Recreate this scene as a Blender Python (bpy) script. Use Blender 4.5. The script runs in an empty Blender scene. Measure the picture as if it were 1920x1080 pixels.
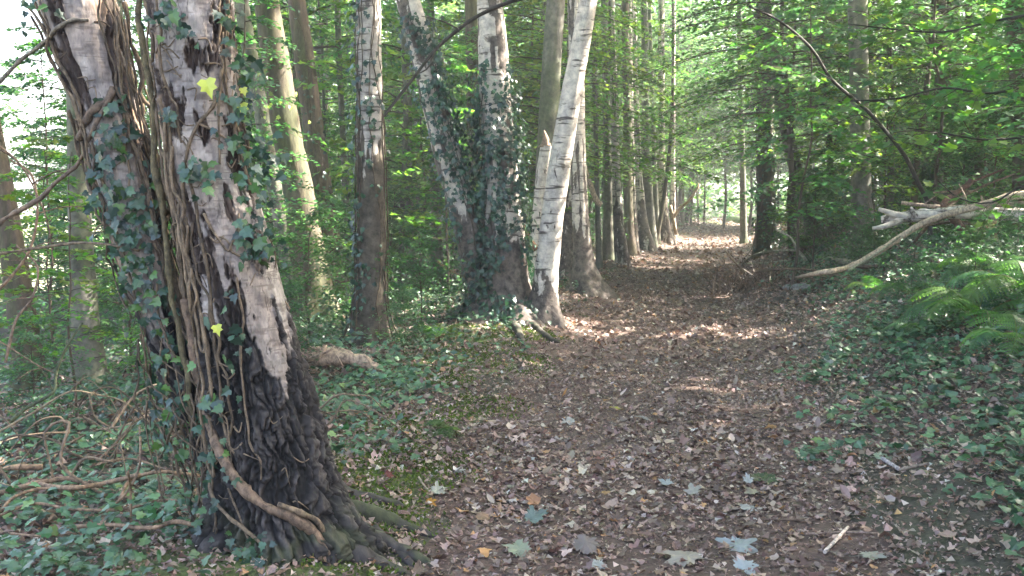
import bpy, math, random
import numpy as np

rng = np.random.default_rng(11)
random.seed(11)
R_ = math.radians
sc = bpy.context.scene
col = sc.collection

# ---------------------------------------------------------------- camera, world, sun, exposure
FPX, CX, CY = 2059.0, 960.0, 540.0
PITCH = R_(5.0)
CAM = np.array([0.0, 0.0, 1.55])
cam_d = bpy.data.cameras.new('camera')
cam_d.sensor_width = 36.0
cam_d.lens = 36.0 * FPX / 1920.0
cam_d.clip_start = 0.05
cam_d.clip_end = 3000
cam = bpy.data.objects.new('camera', cam_d)
cam.location = CAM
cam.rotation_euler = (R_(90) - PITCH, 0, 0)
col.objects.link(cam)
sc.camera = cam

SUN_AZ, SUN_EL = R_(74), R_(41)          # azimuth clockwise from +Y
SUN = np.array([math.cos(SUN_EL) * math.sin(SUN_AZ), math.cos(SUN_EL) * math.cos(SUN_AZ), math.sin(SUN_EL)])
world = bpy.data.worlds.new('World')
sc.world = world
world.use_nodes = True
wn = world.node_tree
wn.nodes.clear()
sky = wn.nodes.new('ShaderNodeTexSky')
sky.sky_type = 'NISHITA'
sky.sun_disc = False
sky.sun_elevation = SUN_EL
sky.sun_rotation = SUN_AZ
sky.air_density = 0.7
sky.dust_density = 6.0
sky.ozone_density = 0.4
bg = wn.nodes.new('ShaderNodeBackground')
bg.inputs['Strength'].default_value = 0.15
wo = wn.nodes.new('ShaderNodeOutputWorld')
wn.links.new(sky.outputs[0], bg.inputs[0])
wn.links.new(bg.outputs[0], wo.inputs[0])

sl = bpy.data.lights.new('sun', 'SUN')
sl.energy = 4.8
sl.angle = R_(0.53)
sl.color = (1.0, 0.93, 0.82)
so = bpy.data.objects.new('sun', sl)
from mathutils import Vector, Matrix
so.rotation_euler = Vector(SUN).to_track_quat('Z', 'Y').to_euler()
so.location = (0, 0, 40)
col.objects.link(so)

sc.view_settings.view_transform = 'Standard'
sc.view_settings.look = 'None'
sc.view_settings.gamma = 1.0
sc.view_settings.use_curve_mapping = False
sc.view_settings.exposure = 3.55
sc.render.engine = 'CYCLES'
cy = sc.cycles
cy.volume_bounces = 0
cy.max_bounces = 9
cy.diffuse_bounces = 7
cy.glossy_bounces = 2
cy.transmission_bounces = 4
cy.transparent_max_bounces = 4
cy.sample_clamp_indirect = 6
cy.caustics_reflective = False
cy.caustics_refractive = False
cy.use_denoising = True
try:
    cy.denoiser = 'OPENIMAGEDENOISE'
except Exception:
    pass

# ---------------------------------------------------------------- numeric helpers
def sstep(a, b, x):
    t = np.clip((np.asarray(x, float) - a) / (b - a), 0, 1)
    return t * t * (3 - 2 * t)

def _hash(ix, iy, iz, seed):
    h = (ix.astype(np.int64) * 374761393 + iy.astype(np.int64) * 668265263 + iz.astype(np.int64) * 1274126177 + seed * 362437) & 0xffffffff
    h = ((h ^ (h >> 13)) * 1274126177) & 0xffffffff
    h = ((h ^ (h >> 16)) * 2246822519) & 0xffffffff
    return ((h ^ (h >> 15)) & 0xffffff) / float(0xffffff)

def vn(x, y, z=0.0, seed=0):
    x, y, z = np.broadcast_arrays(np.asarray(x, float), np.asarray(y, float), np.asarray(z, float))
    ix, iy, iz = np.floor(x), np.floor(y), np.floor(z)
    fx, fy, fz = x - ix, y - iy, z - iz
    ux, uy, uz = fx * fx * (3 - 2 * fx), fy * fy * (3 - 2 * fy), fz * fz * (3 - 2 * fz)
    ix, iy, iz = ix.astype(np.int64), iy.astype(np.int64), iz.astype(np.int64)
    r = 0
    for dx in (0, 1):
        for dy in (0, 1):
            for dz in (0, 1):
                w = (ux if dx else 1 - ux) * (uy if dy else 1 - uy) * (uz if dz else 1 - uz)
                r = r + w * _hash(ix + dx, iy + dy, iz + dz, seed)
    return r

def fbm(x, y, z=0.0, seed=0, o=3):
    a, s, r, t = 1.0, 1.0, 0, 0
    for k in range(o):
        r = r + a * vn(np.asarray(x) * s, np.asarray(y) * s, np.asarray(z) * s, seed + k * 17)
        t += a
        a *= .5
        s *= 2.03
    return r / t

def worley(x, y, seed=0):
    ix, iy = np.floor(x).astype(np.int64), np.floor(y).astype(np.int64)
    z = np.zeros_like(ix)
    f1 = np.full(x.shape, 9.)
    f2 = np.full(x.shape, 9.)
    cid = np.zeros(x.shape)
    for dx in (-1, 0, 1):
        for dy in (-1, 0, 1):
            jx, jy = ix + dx, iy + dy
            px = jx + .15 + .7 * _hash(jx, jy, z, seed)
            py = jy + .15 + .7 * _hash(jx, jy, z, seed + 5)
            d = np.hypot(px - x, py - y)
            hid = _hash(jx, jy, z, seed + 9)
            near = d < f1
            f2 = np.where(near, f1, np.minimum(f2, d))
            cid = np.where(near, hid, cid)
            f1 = np.where(near, d, f1)
    return f1, f2, cid

def xc(y):                      # path centre line
    y = np.asarray(y, float)
    return 0.12 * y + 0.0018 * y * y

def gz(x, y):                   # ground height
    x = np.asarray(x, float)
    y = np.asarray(y, float)
    yy = np.clip(y, -20, 70)
    u = x - xc(yy)
    h = 0.80 * sstep(0.9, 3.5, u) + 0.035 * np.clip(u - 3, 0, 40)
    h = h + 0.10 * sstep(0.9, 1.6, -u) - 0.55 * sstep(2.6, 8.0, -u) - 2.2 * sstep(9, 30, -u)
    h = h - 0.035 * (1 - np.clip(np.abs(u) / 1.1, 0, 1) ** 2)
    f = 1 - sstep(60, 120, np.hypot(x, y))
    n = (fbm(x * .55, y * .55, 0, 3, 2) - .5) * .16 * sstep(.6, 2.0, np.abs(u)) + (fbm(x * 2.3, y * 2.3, 0, 8, 2) - .5) * .05
    return h + n * f

def ray(px, py):
    a, b = (px - CX) / FPX, (CY - py) / FPX
    d = np.array([a, math.cos(PITCH) + b * math.sin(PITCH), -math.sin(PITCH) + b * math.cos(PITCH)])
    return d / d[1]

def at(px, py, d):
    return CAM + ray(px, py) * d

def hit(px, py):
    r = ray(px, py)
    ts = np.arange(2.0, 90, .04)
    P = CAM[None] + ts[:, None] * r[None]
    below = P[:, 2] <= gz(P[:, 0], P[:, 1])
    i = int(np.argmax(below)) if below.any() else len(ts) - 1
    return P[i]

def pxy(P):                     # project world points to photo pixels
    P = np.atleast_2d(P) - CAM
    c, s = math.cos(PITCH), math.sin(PITCH)
    dep = P[:, 1] * c - P[:, 2] * s
    up = P[:, 1] * s + P[:, 2] * c
    dep = np.where(dep < .05, .05, dep)
    return CX + FPX * P[:, 0] / dep, CY - FPX * up / dep, dep

# ---------------------------------------------------------------- mesh helpers
def mesh(name, V, faces, colr=None, mat=None, smooth=True):
    if isinstance(faces, np.ndarray):
        faces = [faces]
    faces = [f for f in faces if f is not None and len(f)]
    me = bpy.data.meshes.new(name)
    V = np.ascontiguousarray(V, dtype=np.float32)
    me.vertices.add(len(V))
    me.vertices.foreach_set('co', V.ravel())
    nl = sum(f.size for f in faces)
    nf = sum(len(f) for f in faces)
    me.loops.add(nl)
    me.loops.foreach_set('vertex_index', np.concatenate([f.ravel() for f in faces]).astype(np.int32))
    me.polygons.add(nf)
    tot = np.concatenate([np.full(len(f), f.shape[1]) for f in faces]).astype(np.int32)
    me.polygons.foreach_set('loop_start', np.concatenate([[0], np.cumsum(tot)[:-1]]).astype(np.int32))
    me.polygons.foreach_set('use_smooth', np.full(nf, smooth, dtype=bool))
    me.update(calc_edges=True)
    if colr is not None:
        colr = np.asarray(colr, np.float32)
        if colr.ndim == 1:
            colr = np.tile(colr, (len(V), 1))
        if colr.shape[1] == 3:
            colr = np.concatenate([colr, np.zeros((len(V), 1), np.float32)], 1)
        a = me.color_attributes.new('Col', 'FLOAT_COLOR', 'POINT')
        a.data.foreach_set('color', np.ascontiguousarray(colr).ravel())
    if mat:
        me.materials.append(mat)
    return me

def obj(name, me, parent=None, kind=None, loc=None):
    o = bpy.data.objects.new(name, me)
    col.objects.link(o)
    if parent:
        o.parent = parent
    if kind:
        o['kind'] = kind
    if loc is not None:
        o.location = loc
    return o

def thing(name, label, cat, loc=(0, 0, 0), group=None, rz=0, me=None):
    o = bpy.data.objects.new(name, me)
    col.objects.link(o)
    o.location = loc
    o.rotation_euler = (0, 0, rz)
    o['label'] = label
    o['category'] = cat
    if group:
        o['group'] = group
    return o

def dup(root, loc, rz, s, label=None, group=None):
    r = root.copy()
    col.objects.link(r)
    r.location = loc
    r.rotation_euler = (0, 0, rz)
    r.scale = (s, s, s)
    if label:
        r['label'] = label
    if group:
        r['group'] = group
    for ch in root.children:
        c = ch.copy()
        col.objects.link(c)
        c.parent = r
    return r

class Acc:                      # collects geometry for one mesh
    def __init__(s):
        s.V, s.F, s.C, s.n = [], [], [], 0
    def add(s, V, faces, c):
        V = np.asarray(V, float)
        if isinstance(faces, np.ndarray):
            faces = [faces]
        c = np.asarray(c, float)
        if c.ndim == 1:
            c = np.tile(c, (len(V), 1))
        s.V.append(V)
        s.C.append(c)
        for f in faces:
            s.F.append(f + s.n)
        s.n += len(V)
    def mesh(s, name, mat, smooth=True):
        q = [f for f in s.F if f.shape[1] == 4]
        t = [f for f in s.F if f.shape[1] == 3]
        fs = []
        if q: fs.append(np.concatenate(q))
        if t: fs.append(np.concatenate(t))
        return mesh(name, np.concatenate(s.V), fs, np.concatenate(s.C), mat, smooth)

def resample(P, rad, step):
    P = np.asarray(P, float)
    rad = np.asarray(rad, float)
    # Catmull-Rom
    k = len(P)
    if k > 2:
        E = np.vstack([2 * P[0] - P[1], P, 2 * P[-1] - P[-2]])
        out, ro = [], []
        for i in range(k - 1):
            p0, p1, p2, p3 = E[i], E[i + 1], E[i + 2], E[i + 3]
            n = max(2, int(np.linalg.norm(p2 - p1) / step) + 1)
            t = np.linspace(0, 1, n, endpoint=False)[:, None]
            out.append(.5 * (2 * p1 + (p2 - p0) * t + (2 * p0 - 5 * p1 + 4 * p2 - p3) * t * t + (3 * p1 - p0 - 3 * p2 + p3) * t ** 3))
            ro.append(rad[i] + (rad[i + 1] - rad[i]) * t[:, 0])
        return np.vstack(out + [P[-1:]]), np.concatenate(ro + [rad[-1:]])
    n = max(2, int(np.linalg.norm(P[1] - P[0]) / step) + 1)
    t = np.linspace(0, 1, n)[:, None]
    return P[0] + (P[-1] - P[0]) * t, rad[0] + (rad[-1] - rad[0]) * t[:, 0]

def grid_faces(rows, n):
    i = np.arange(rows - 1)[:, None] * n
    j = np.arange(n)[None]
    a = i + j
    b = i + (j + 1) % n
    return np.stack([a, b, b + n, a + n], -1).reshape(-1, 4)

def tube(P, rad, n=6, step=.05, rough=0.0, seed=0, cap=True, fr=20.0):
    P, rad = resample(P, rad, step)
    T = np.gradient(P, axis=0)
    T /= np.linalg.norm(T, axis=1)[:, None] + 1e-9
    up = np.array([0, 0, 1.]) if abs(T[0, 2]) < .9 else np.array([1., 0, 0])
    N = np.zeros_like(P)
    v = up - T[0] * up.dot(T[0])
    for i in range(len(P)):
        v = v - T[i] * v.dot(T[i])
        v /= np.linalg.norm(v) + 1e-9
        N[i] = v
    B = np.cross(T, N)
    a = np.linspace(0, 2 * math.pi, n, endpoint=False)
    rr = rad[:, None] * np.ones(n)[None]
    D = N[:, None] * np.cos(a)[None, :, None] + B[:, None] * np.sin(a)[None, :, None]
    if rough:
        Q = P[:, None] + D * rr[..., None]
        rr = rr * (1 + rough * 2 * (fbm(Q[..., 0] * fr, Q[..., 1] * fr, Q[..., 2] * fr, seed, 2) - .5))
    V = (P[:, None] + D * rr[..., None]).reshape(-1, 3)
    F = [grid_faces(len(P), n)]
    if cap:
        V = np.vstack([V, P[:1], P[-1:]])
        c0, c1 = len(V) - 2, len(V) - 1
        j = np.arange(n)
        F.append(np.stack([np.full(n, c0), (j + 1) % n, j], 1))
        o = (len(P) - 1) * n
        F.append(np.stack([np.full(n, c1), o + j, o + (j + 1) % n], 1))
    return V, F

def basis(nrm, tip):            # columns x, y(tip), z(normal)
    nrm = nrm / (np.linalg.norm(nrm, axis=1)[:, None] + 1e-9)
    t = tip - nrm * (tip * nrm).sum(1)[:, None]
    t /= np.linalg.norm(t, axis=1)[:, None] + 1e-9
    x = np.cross(t, nrm)
    return np.stack([x, t, nrm], 2)

def rand_dir(n):
    a = rng.uniform(0, 2 * math.pi, n)
    return np.stack([np.cos(a), np.sin(a), np.zeros(n)], 1)

def scatter(acc, temps, pos, B, s, c):
    n = len(pos)
    if n == 0:
        return
    which = rng.integers(0, len(temps), n)
    s = np.broadcast_to(np.asarray(s, float), (n,))
    for k, (tv, tf) in enumerate(temps):
        m = which == k
        if not m.any():
            continue
        V = np.einsum('nij,kj->nki', B[m], tv) * s[m][:, None, None] + pos[m][:, None]
        F = tf[None] + (np.arange(m.sum()) * len(tv))[:, None, None]
        acc.add(V.reshape(-1, 3), F.reshape(-1, 3), np.repeat(c[m], len(tv), 0))

# ---------------------------------------------------------------- leaf templates (base at origin, tip +y, normal +z)
def fan(pts, ctr, fold=.12, curl=.1, twist=0.0):
    P = np.array(pts + [ctr], float)
    z = fold * np.abs(P[:, 0]) - curl * P[:, 1] ** 2 + twist * P[:, 0] * P[:, 1]
    n = len(pts)
    V = np.column_stack([P, z])
    F = np.array([[n, i, (i + 1) % n] for i in range(n)])
    return V, F

def mirror(h):
    return h + [(-x, y) for x, y in h[::-1] if x > 1e-6]

MAPLE = mirror([(0, 0), (.16, -.05), (.40, .02), (.30, .22), (.56, .50), (.24, .50), (.17, .66), (0, 1.0)])
IVY = mirror([(0, 0), (.20, -.08), (.46, .10), (.30, .30), (.40, .50), (.16, .56), (0, .95)])
OVAL = mirror([(0, 0), (.22, .18), (.30, .48), (.17, .80), (0, 1.0)])
T_MAPLE = [fan(MAPLE, (0, .33), f, c, t) for f, c, t in ((.18, .18, .1), (-.12, .1, -.2), (.3, .25, .2), (.1, -.15, 0))]
T_IVY = [fan(IVY, (0, .3), f, c, t) for f, c, t in ((.2, .15, .1), (-.15, .1, -.1), (.1, .25, .2))]
T_OVAL = [fan(OVAL, (0, .45), f, c, t) for f, c, t in ((.3, .15, .1), (.2, .3, -.2))]
T_CURL = [fan(MAPLE, (0, .33), f, c, t) for f, c, t in ((.9, -.5, .5), (-.7, .7, -.6), (.5, .9, .8), (-.5, -.6, .3))] + \
         [fan(OVAL, (0, .45), f, c, t) for f, c, t in ((1.1, .3, .6), (-1., .6, -.5), (.6, -.7, .8))]
def quadleaf(w, f, c):
    return (np.array([(0, 0, 0), (w, .45, f), (0, 1, -c), (-w, .45, f)], float), np.array([(0, 1, 2), (0, 2, 3)]))
T_Q = [quadleaf(.33, .10, .12), quadleaf(.38, .05, .2), quadleaf(.28, -.06, .05)]
T_FRAG = [quadleaf(.42, .25, .3), quadleaf(.5, -.25, -.2), quadleaf(.25, .2, .3), quadleaf(.15, .1, .1)]

# ---------------------------------------------------------------- materials
def nodes(m):
    m.use_nodes = True
    nt = m.node_tree
    nt.nodes.clear()
    return nt, (lambda t, **k: _mk(nt, t, **k))

def _mk(nt, t, **k):
    n = nt.nodes.new(t)
    for a, b in k.items():
        setattr(n, a, b)
    return n

def leaf_mat(name, rough=.45, trans=.35, tcol=(1.5, 1.8, .85), spec=.5, hv=.03, vv=.3):
    m = bpy.data.materials.new(name)
    nt, N = nodes(m)
    L = nt.links.new
    at_ = N('ShaderNodeAttribute', attribute_name='Col')
    oi = N('ShaderNodeObjectInfo')
    hs = N('ShaderNodeHueSaturation')
    mr = N('ShaderNodeMapRange')
    mr.inputs['To Min'].default_value = .5 - hv
    mr.inputs['To Max'].default_value = .5 + hv
    L(oi.outputs['Random'], mr.inputs['Value'])
    L(mr.outputs[0], hs.inputs['Hue'])
    geo = N('ShaderNodeNewGeometry')
    nz = N('ShaderNodeTexNoise')
    nz.inputs['Scale'].default_value = 1.3
    L(geo.outputs['Position'], nz.inputs['Vector'])
    mv = N('ShaderNodeMapRange')
    mv.inputs['From Min'].default_value = .3
    mv.inputs['From Max'].default_value = .7
    mv.inputs['To Min'].default_value = 1 - vv
    mv.inputs['To Max'].default_value = 1 + vv
    L(nz.outputs['Fac'], mv.inputs['Value'])
    L(mv.outputs[0], hs.inputs['Value'])
    L(at_.outputs['Color'], hs.inputs['Color'])
    pb = N('ShaderNodeBsdfPrincipled')
    pb.inputs['Roughness'].default_value = rough
    pb.inputs['Specular IOR Level'].default_value = spec
    L(hs.outputs[0], pb.inputs['Base Color'])
    out = N('ShaderNodeOutputMaterial')
    if trans > 0:
        mul = N('ShaderNodeMix', data_type='RGBA', blend_type='MULTIPLY')
        mul.inputs[0].default_value = 1
        mul.inputs[7].default_value = (*tcol, 1)
        L(hs.outputs[0], mul.inputs[6])
        tr = N('ShaderNodeBsdfTranslucent')
        L(mul.outputs[2], tr.inputs['Color'])
        mx = N('ShaderNodeMixShader')
        mx.inputs[0].default_value = trans
        L(pb.outputs[0], mx.inputs[1])
        L(tr.outputs[0], mx.inputs[2])
        L(mx.outputs[0], out.inputs[0])
    else:
        L(pb.outputs[0], out.inputs[0])
    return m

def bark_mat(name, kind):
    """kinds: birch (dark lenticels), brown, grey, wood, near"""
    m = bpy.data.materials.new(name)
    nt, N = nodes(m)
    L = nt.links.new
    at_ = N('ShaderNodeAttribute', attribute_name='Col')
    tc = N('ShaderNodeTexCoord')
    def noise(scale, vec_scale, detail=4, rgh=.6, dist=0.0):
        mp = N('ShaderNodeMapping')
        mp.inputs['Scale'].default_value = vec_scale
        L(tc.outputs['Object'], mp.inputs['Vector'])
        n = N('ShaderNodeTexNoise')
        n.inputs['Scale'].default_value = scale
        n.inputs['Detail'].default_value = detail
        n.inputs['Roughness'].default_value = rgh
        n.inputs['Distortion'].default_value = dist
        L(mp.outputs[0], n.inputs['Vector'])
        return n.outputs['Fac']
    def rng_(v, a, b, c=0., d=1.):
        r = N('ShaderNodeMapRange')
        for i, x in zip(('From Min', 'From Max', 'To Min', 'To Max'), (a, b, c, d)):
            r.inputs[i].default_value = x
        L(v, r.inputs['Value'])
        return r.outputs[0]
    def mix(f, a, b, mode='MIX'):
        x = N('ShaderNodeMix', data_type='RGBA', blend_type=mode)
        if isinstance(f, float): x.inputs[0].default_value = f
        else: L(f, x.inputs[0])
        for s, v in ((6, a), (7, b)):
            if isinstance(v, tuple): x.inputs[s].default_value = (*v, 1)
            else: L(v, x.inputs[s])
        return x.outputs[2]
    c = at_.outputs['Color']
    fine = noise(1.0, (22, 22, 7) if kind in ('brown', 'near') else (42, 42, 26) if kind == 'wood' else (12, 12, 12), 6, .7)
    c = mix(1.0, c, mix(rng_(fine, .34, .66), (.30, .30, .31) if kind == 'wood' else (.55, .55, .58), (1.45, 1.40, 1.32) if kind == 'wood' else (1.3, 1.28, 1.22)), 'MULTIPLY')
    h = fine
    bb = kind == 'birchbrown'
    if bb:
        kind = 'birch'
    if kind == 'birch':
        rg = noise(1.0, (9, 9, 3.2), 5, .62, .5)
        ad = N('ShaderNodeMath', operation='ADD')
        L(rg, ad.inputs[0]); L(rng_(at_.outputs['Alpha'], 0, 1, -.42, .42), ad.inputs[1])
        rm = rng_(ad.outputs[0], .50, .545)
        dk = mix(rng_(fine, .35, .7), (.034, .027, .020), (.135, .110, .080)) if bb else mix(rng_(fine, .35, .7), (.026, .021, .019), (.19, .155, .13))
        rugged = (rm, dk)
    if kind in ('birch', 'near'):
        # lenticels only where the bark is pale (luminance of Col)
        bw = N('ShaderNodeRGBToBW')
        L(at_.outputs['Color'], bw.inputs[0])
        pale = rng_(bw.outputs[0], .14, .26)
        ln = noise(1.0, (5, 5, 60) if kind == 'near' else (3.2, 3.2, 26), 3, .5, .4)
        lm = rng_(ln, .60, .66)
        mu = N('ShaderNodeMath', operation='MULTIPLY')
        L(lm, mu.inputs[0]); L(pale, mu.inputs[1])
        m2 = N('ShaderNodeMath', operation='MULTIPLY')
        L(mu.outputs[0], m2.inputs[0]); m2.inputs[1].default_value = .55 if kind == 'near' else .9
        c = mix(m2.outputs[0], c, (.045, .032, .028))
        bt = rng_(noise(1.0, (2.5, 2.5, 5), 4, .6, .8), .60, .66)
        m3 = N('ShaderNodeMath', operation='MULTIPLY')
        L(bt, m3.inputs[0]); L(pale, m3.inputs[1])
        m4 = N('ShaderNodeMath', operation='MULTIPLY')
        L(m3.outputs[0], m4.inputs[0]); m4.inputs[1].default_value = .3 if kind == 'near' else .85
        c = mix(m4.outputs[0], c, (.05, .038, .03))
    if kind == 'birch':
        c = mix(rugged[0], c, rugged[1])
        sb = N('ShaderNodeMath', operation='MULTIPLY_ADD')
        L(rugged[0], sb.inputs[0]); sb.inputs[1].default_value = -.8; L(fine, sb.inputs[2])
        h = sb.outputs[0]
    if kind in ('grey', 'brown'):
        g = rng_(noise(1.0, (1.6, 1.6, .9), 4), .45, .7)
        c = mix(g, c, mix(1.0, c, (.75, .95, .6), 'MULTIPLY'))
    bp = N('ShaderNodeBump')
    bp.inputs['Strength'].default_value = .7
    bp.inputs['Distance'].default_value = .006 if kind in ('near', 'wood') else .015
    L(h, bp.inputs['Height'])
    pb = N('ShaderNodeBsdfPrincipled')
    pb.inputs['Roughness'].default_value = .8
    pb.inputs['Specular IOR Level'].default_value = .3
    L(c, pb.inputs['Base Color'])
    L(bp.outputs[0], pb.inputs['Normal'])
    out = N('ShaderNodeOutputMaterial')
    L(pb.outputs[0], out.inputs[0])
    return m

def soil_mat(name):
    m = bpy.data.materials.new(name)
    nt, N = nodes(m)
    L = nt.links.new
    at_ = N('ShaderNodeAttribute', attribute_name='Col')
    geo = N('ShaderNodeNewGeometry')
    n1 = N('ShaderNodeTexNoise')
    n1.inputs['Scale'].default_value = 38
    n1.inputs['Detail'].default_value = 6
    n1.inputs['Roughness'].default_value = .7
    L(geo.outputs['Position'], n1.inputs['Vector'])
    r = N('ShaderNodeMapRange')
    r.inputs['From Min'].default_value = .3; r.inputs['From Max'].default_value = .7
    r.inputs['To Min'].default_value = .45; r.inputs['To Max'].default_value = 1.6
    L(n1.outputs['Fac'], r.inputs['Value'])
    mx = N('ShaderNodeMix', data_type='RGBA', blend_type='MULTIPLY')
    mx.inputs[0].default_value = 1
    L(at_.outputs['Color'], mx.inputs[6])
    L(r.outputs[0], mx.inputs[7])
    bp = N('ShaderNodeBump')
    bp.inputs['Strength'].default_value = .8
    bp.inputs['Distance'].default_value = .02
    L(n1.outputs['Fac'], bp.inputs['Height'])
    pb = N('ShaderNodeBsdfPrincipled')
    pb.inputs['Roughness'].default_value = .9
    L(mx.outputs[2], pb.inputs['Base Color'])
    L(bp.outputs[0], pb.inputs['Normal'])
    out = N('ShaderNodeOutputMaterial')
    L(pb.outputs[0], out.inputs[0])
    return m

M_LEAF = leaf_mat('leaf_green', .5, .55)
M_IVY = leaf_mat('ivy_green', .38, .12, spec=.55, hv=.01)
M_LIT = leaf_mat('dead_leaf', .6, .06, tcol=(1.4, 1.2, .9), spec=.45, hv=0, vv=.15)
M_MOSS = leaf_mat('moss', .9, .2, spec=.2, hv=0)
M_BIRCH = bark_mat('birch_bark', 'birch')
M_NEAR = bark_mat('old_birch_bark', 'near')
M_BROWN = bark_mat('brown_bark', 'brown')
M_GREY = bark_mat('grey_bark', 'grey')
M_WOOD = bark_mat('bare_wood', 'wood')
M_SOIL = soil_mat('forest_soil')

def vary(base, n, v=.25, hue=.12):
    base = np.asarray(base, float)
    k = rng.uniform(1 - v, 1 + v, (n, 1))
    h = 1 + rng.uniform(-hue, hue, (n, 3))
    return base[None] * k * h

def pick(cols, w, n, v=.2, hue=.08):
    idx = rng.choice(len(cols), n, p=np.array(w) / sum(w))
    return np.array(cols)[idx] * rng.uniform(1 - v, 1 + v, (n, 1)) * (1 + rng.uniform(-hue, hue, (n, 3)))

GREENS = [(.056, .130, .056), (.078, .155, .056), (.046, .112, .064), (.096, .165, .050)]

# ---------------------------------------------------------------- ground, path
def axis(fine0, fine1, step, lo, hi, g=1.12):
    a = list(np.arange(fine0, fine1, step))
    s, v = step, a[-1]
    while v < hi:
        s *= g
        v += s
        a.append(v)
    s, v, b = step, a[0], []
    while v > lo:
        s *= g
        v -= s
        b.append(v)
    return np.array(b[::-1] + a)

gx = axis(-4, 6, .12, -260, 260, 1.08)
gy = axis(2.5, 14, .12, -60, 300, 1.065)
GX, GY = np.meshgrid(gx, gy)
GZ = gz(GX, GY)
U = GX - xc(np.clip(GY, -20, 70))
soil = np.array([.060, .042, .034])
green = np.array([.045, .060, .025])
straw = np.array([.36, .36, .20])
w1 = np.clip(fbm(GX * 1.2, GY * 1.2, 0, 21, 3) * 2 - .6, 0, 1)[..., None]
C = soil * (1 - w1 * .6) + green * w1 * .6
moss = (sstep(.52, .62, fbm(GX * 1.1, GY * 1.1, 0, 31, 3)) * sstep(-2.8, -1.6, U) * (1 - sstep(-1.35, -1.0, U)))[..., None]
C = C * (1 - moss) + np.array([.07, .095, .022]) * moss
fld = sstep(-17, -22, GX + 0 * GY)[..., None]
C = C * (1 - fld) + straw * fld
nr, nc = GX.shape
idx = np.arange(nr * nc).reshape(nr, nc)
gf = np.stack([idx[:-1, :-1], idx[:-1, 1:], idx[1:, 1:], idx[1:, :-1]], -1).reshape(-1, 4)
obj('ground', mesh('ground', np.stack([GX, GY, GZ], -1).reshape(-1, 3), gf, C.reshape(-1, 3), M_SOIL), kind='structure')

py_ = np.concatenate([np.arange(-3, 20, .1), np.arange(20, 66, .3)])
pu = np.linspace(-1, 1, 27)
PY, PU = np.meshgrid(py_, pu, indexing='ij')
hw = 1.05 + .25 * (fbm(py_ * .8, 0 * py_, 0, 41, 3) - .5) + .25 * sstep(5, 12, py_)
PX = xc(np.clip(PY, -20, 70)) + PU * hw[:, None]
PX += (fbm(PY * 3, PU * 2, 0, 44, 2) - .5) * .2
PZ = gz(PX, PY) + .006
dust = np.array([.090, .056, .043])
PC = dust * (.75 + .5 * fbm(PX * 1.5, PY * 1.5, 0, 51, 3))[..., None]
ids = np.arange(PX.size).reshape(PX.shape)
pf = np.stack([ids[:-1, :-1], ids[:-1, 1:], ids[1:, 1:], ids[1:, :-1]], -1).reshape(-1, 4)
obj('path', mesh('path', np.stack([PX, PY, PZ], -1).reshape(-1, 3), pf, PC.reshape(-1, 3), M_SOIL), kind='structure')

# ---------------------------------------------------------------- sun shafts: gaps in the canopy
SHAFTS = []                     # (point, radius)
def shaft(p, r):
    SHAFTS.append((np.array(p, float), r))
def in_shaft(P, extra=0.0):
    P = np.atleast_2d(P)
    m = np.zeros(len(P), bool)
    for q, r in SHAFTS:
        d = P - q
        t = d @ SUN
        dist = np.linalg.norm(d - t[:, None] * SUN, axis=1)
        m |= (dist < r + extra) & (t > -.5)
    return m
_p = hit(1335, 457)
for k in (-1.1, -.4, .4, 1.1):
    for l in (-2.1, -.7, .7, 2.1):
        shaft(_p + np.array([k + l * .2, l, 0]), .75)
shaft(at(1290, 385, 33), .45)
shaft(at(1240, 400, 31), .45)
for _y in (53, 56):
    shaft([float(xc(_y)) - .4, _y, 0], 1.3)
shaft(at(1370, 370, 58), 2.6)
shaft(at(1400, 340, 60), 2.0)
shaft(at(1150, 200, 24), .55)
shaft(at(1180, 215, 24), .4)
shaft(at(1240, 190, 26), .3)

# ---------------------------------------------------------------- trees
BIRCHC = np.array([.50, .45, .40])
DARKB = np.array([.050, .040, .035])
BROWNC = np.array([.088, .066, .048])
GREYC = np.array([.140, .132, .112])
M_BB = bark_mat('birch_bark_brown', 'birchbrown')
STY = {'birchbrown': (BIRCHC * .8, M_BB), 'birch': (BIRCHC, M_BIRCH), 'brown': (BROWNC, M_BROWN), 'grey': (GREYC, M_GREY)}

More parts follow.
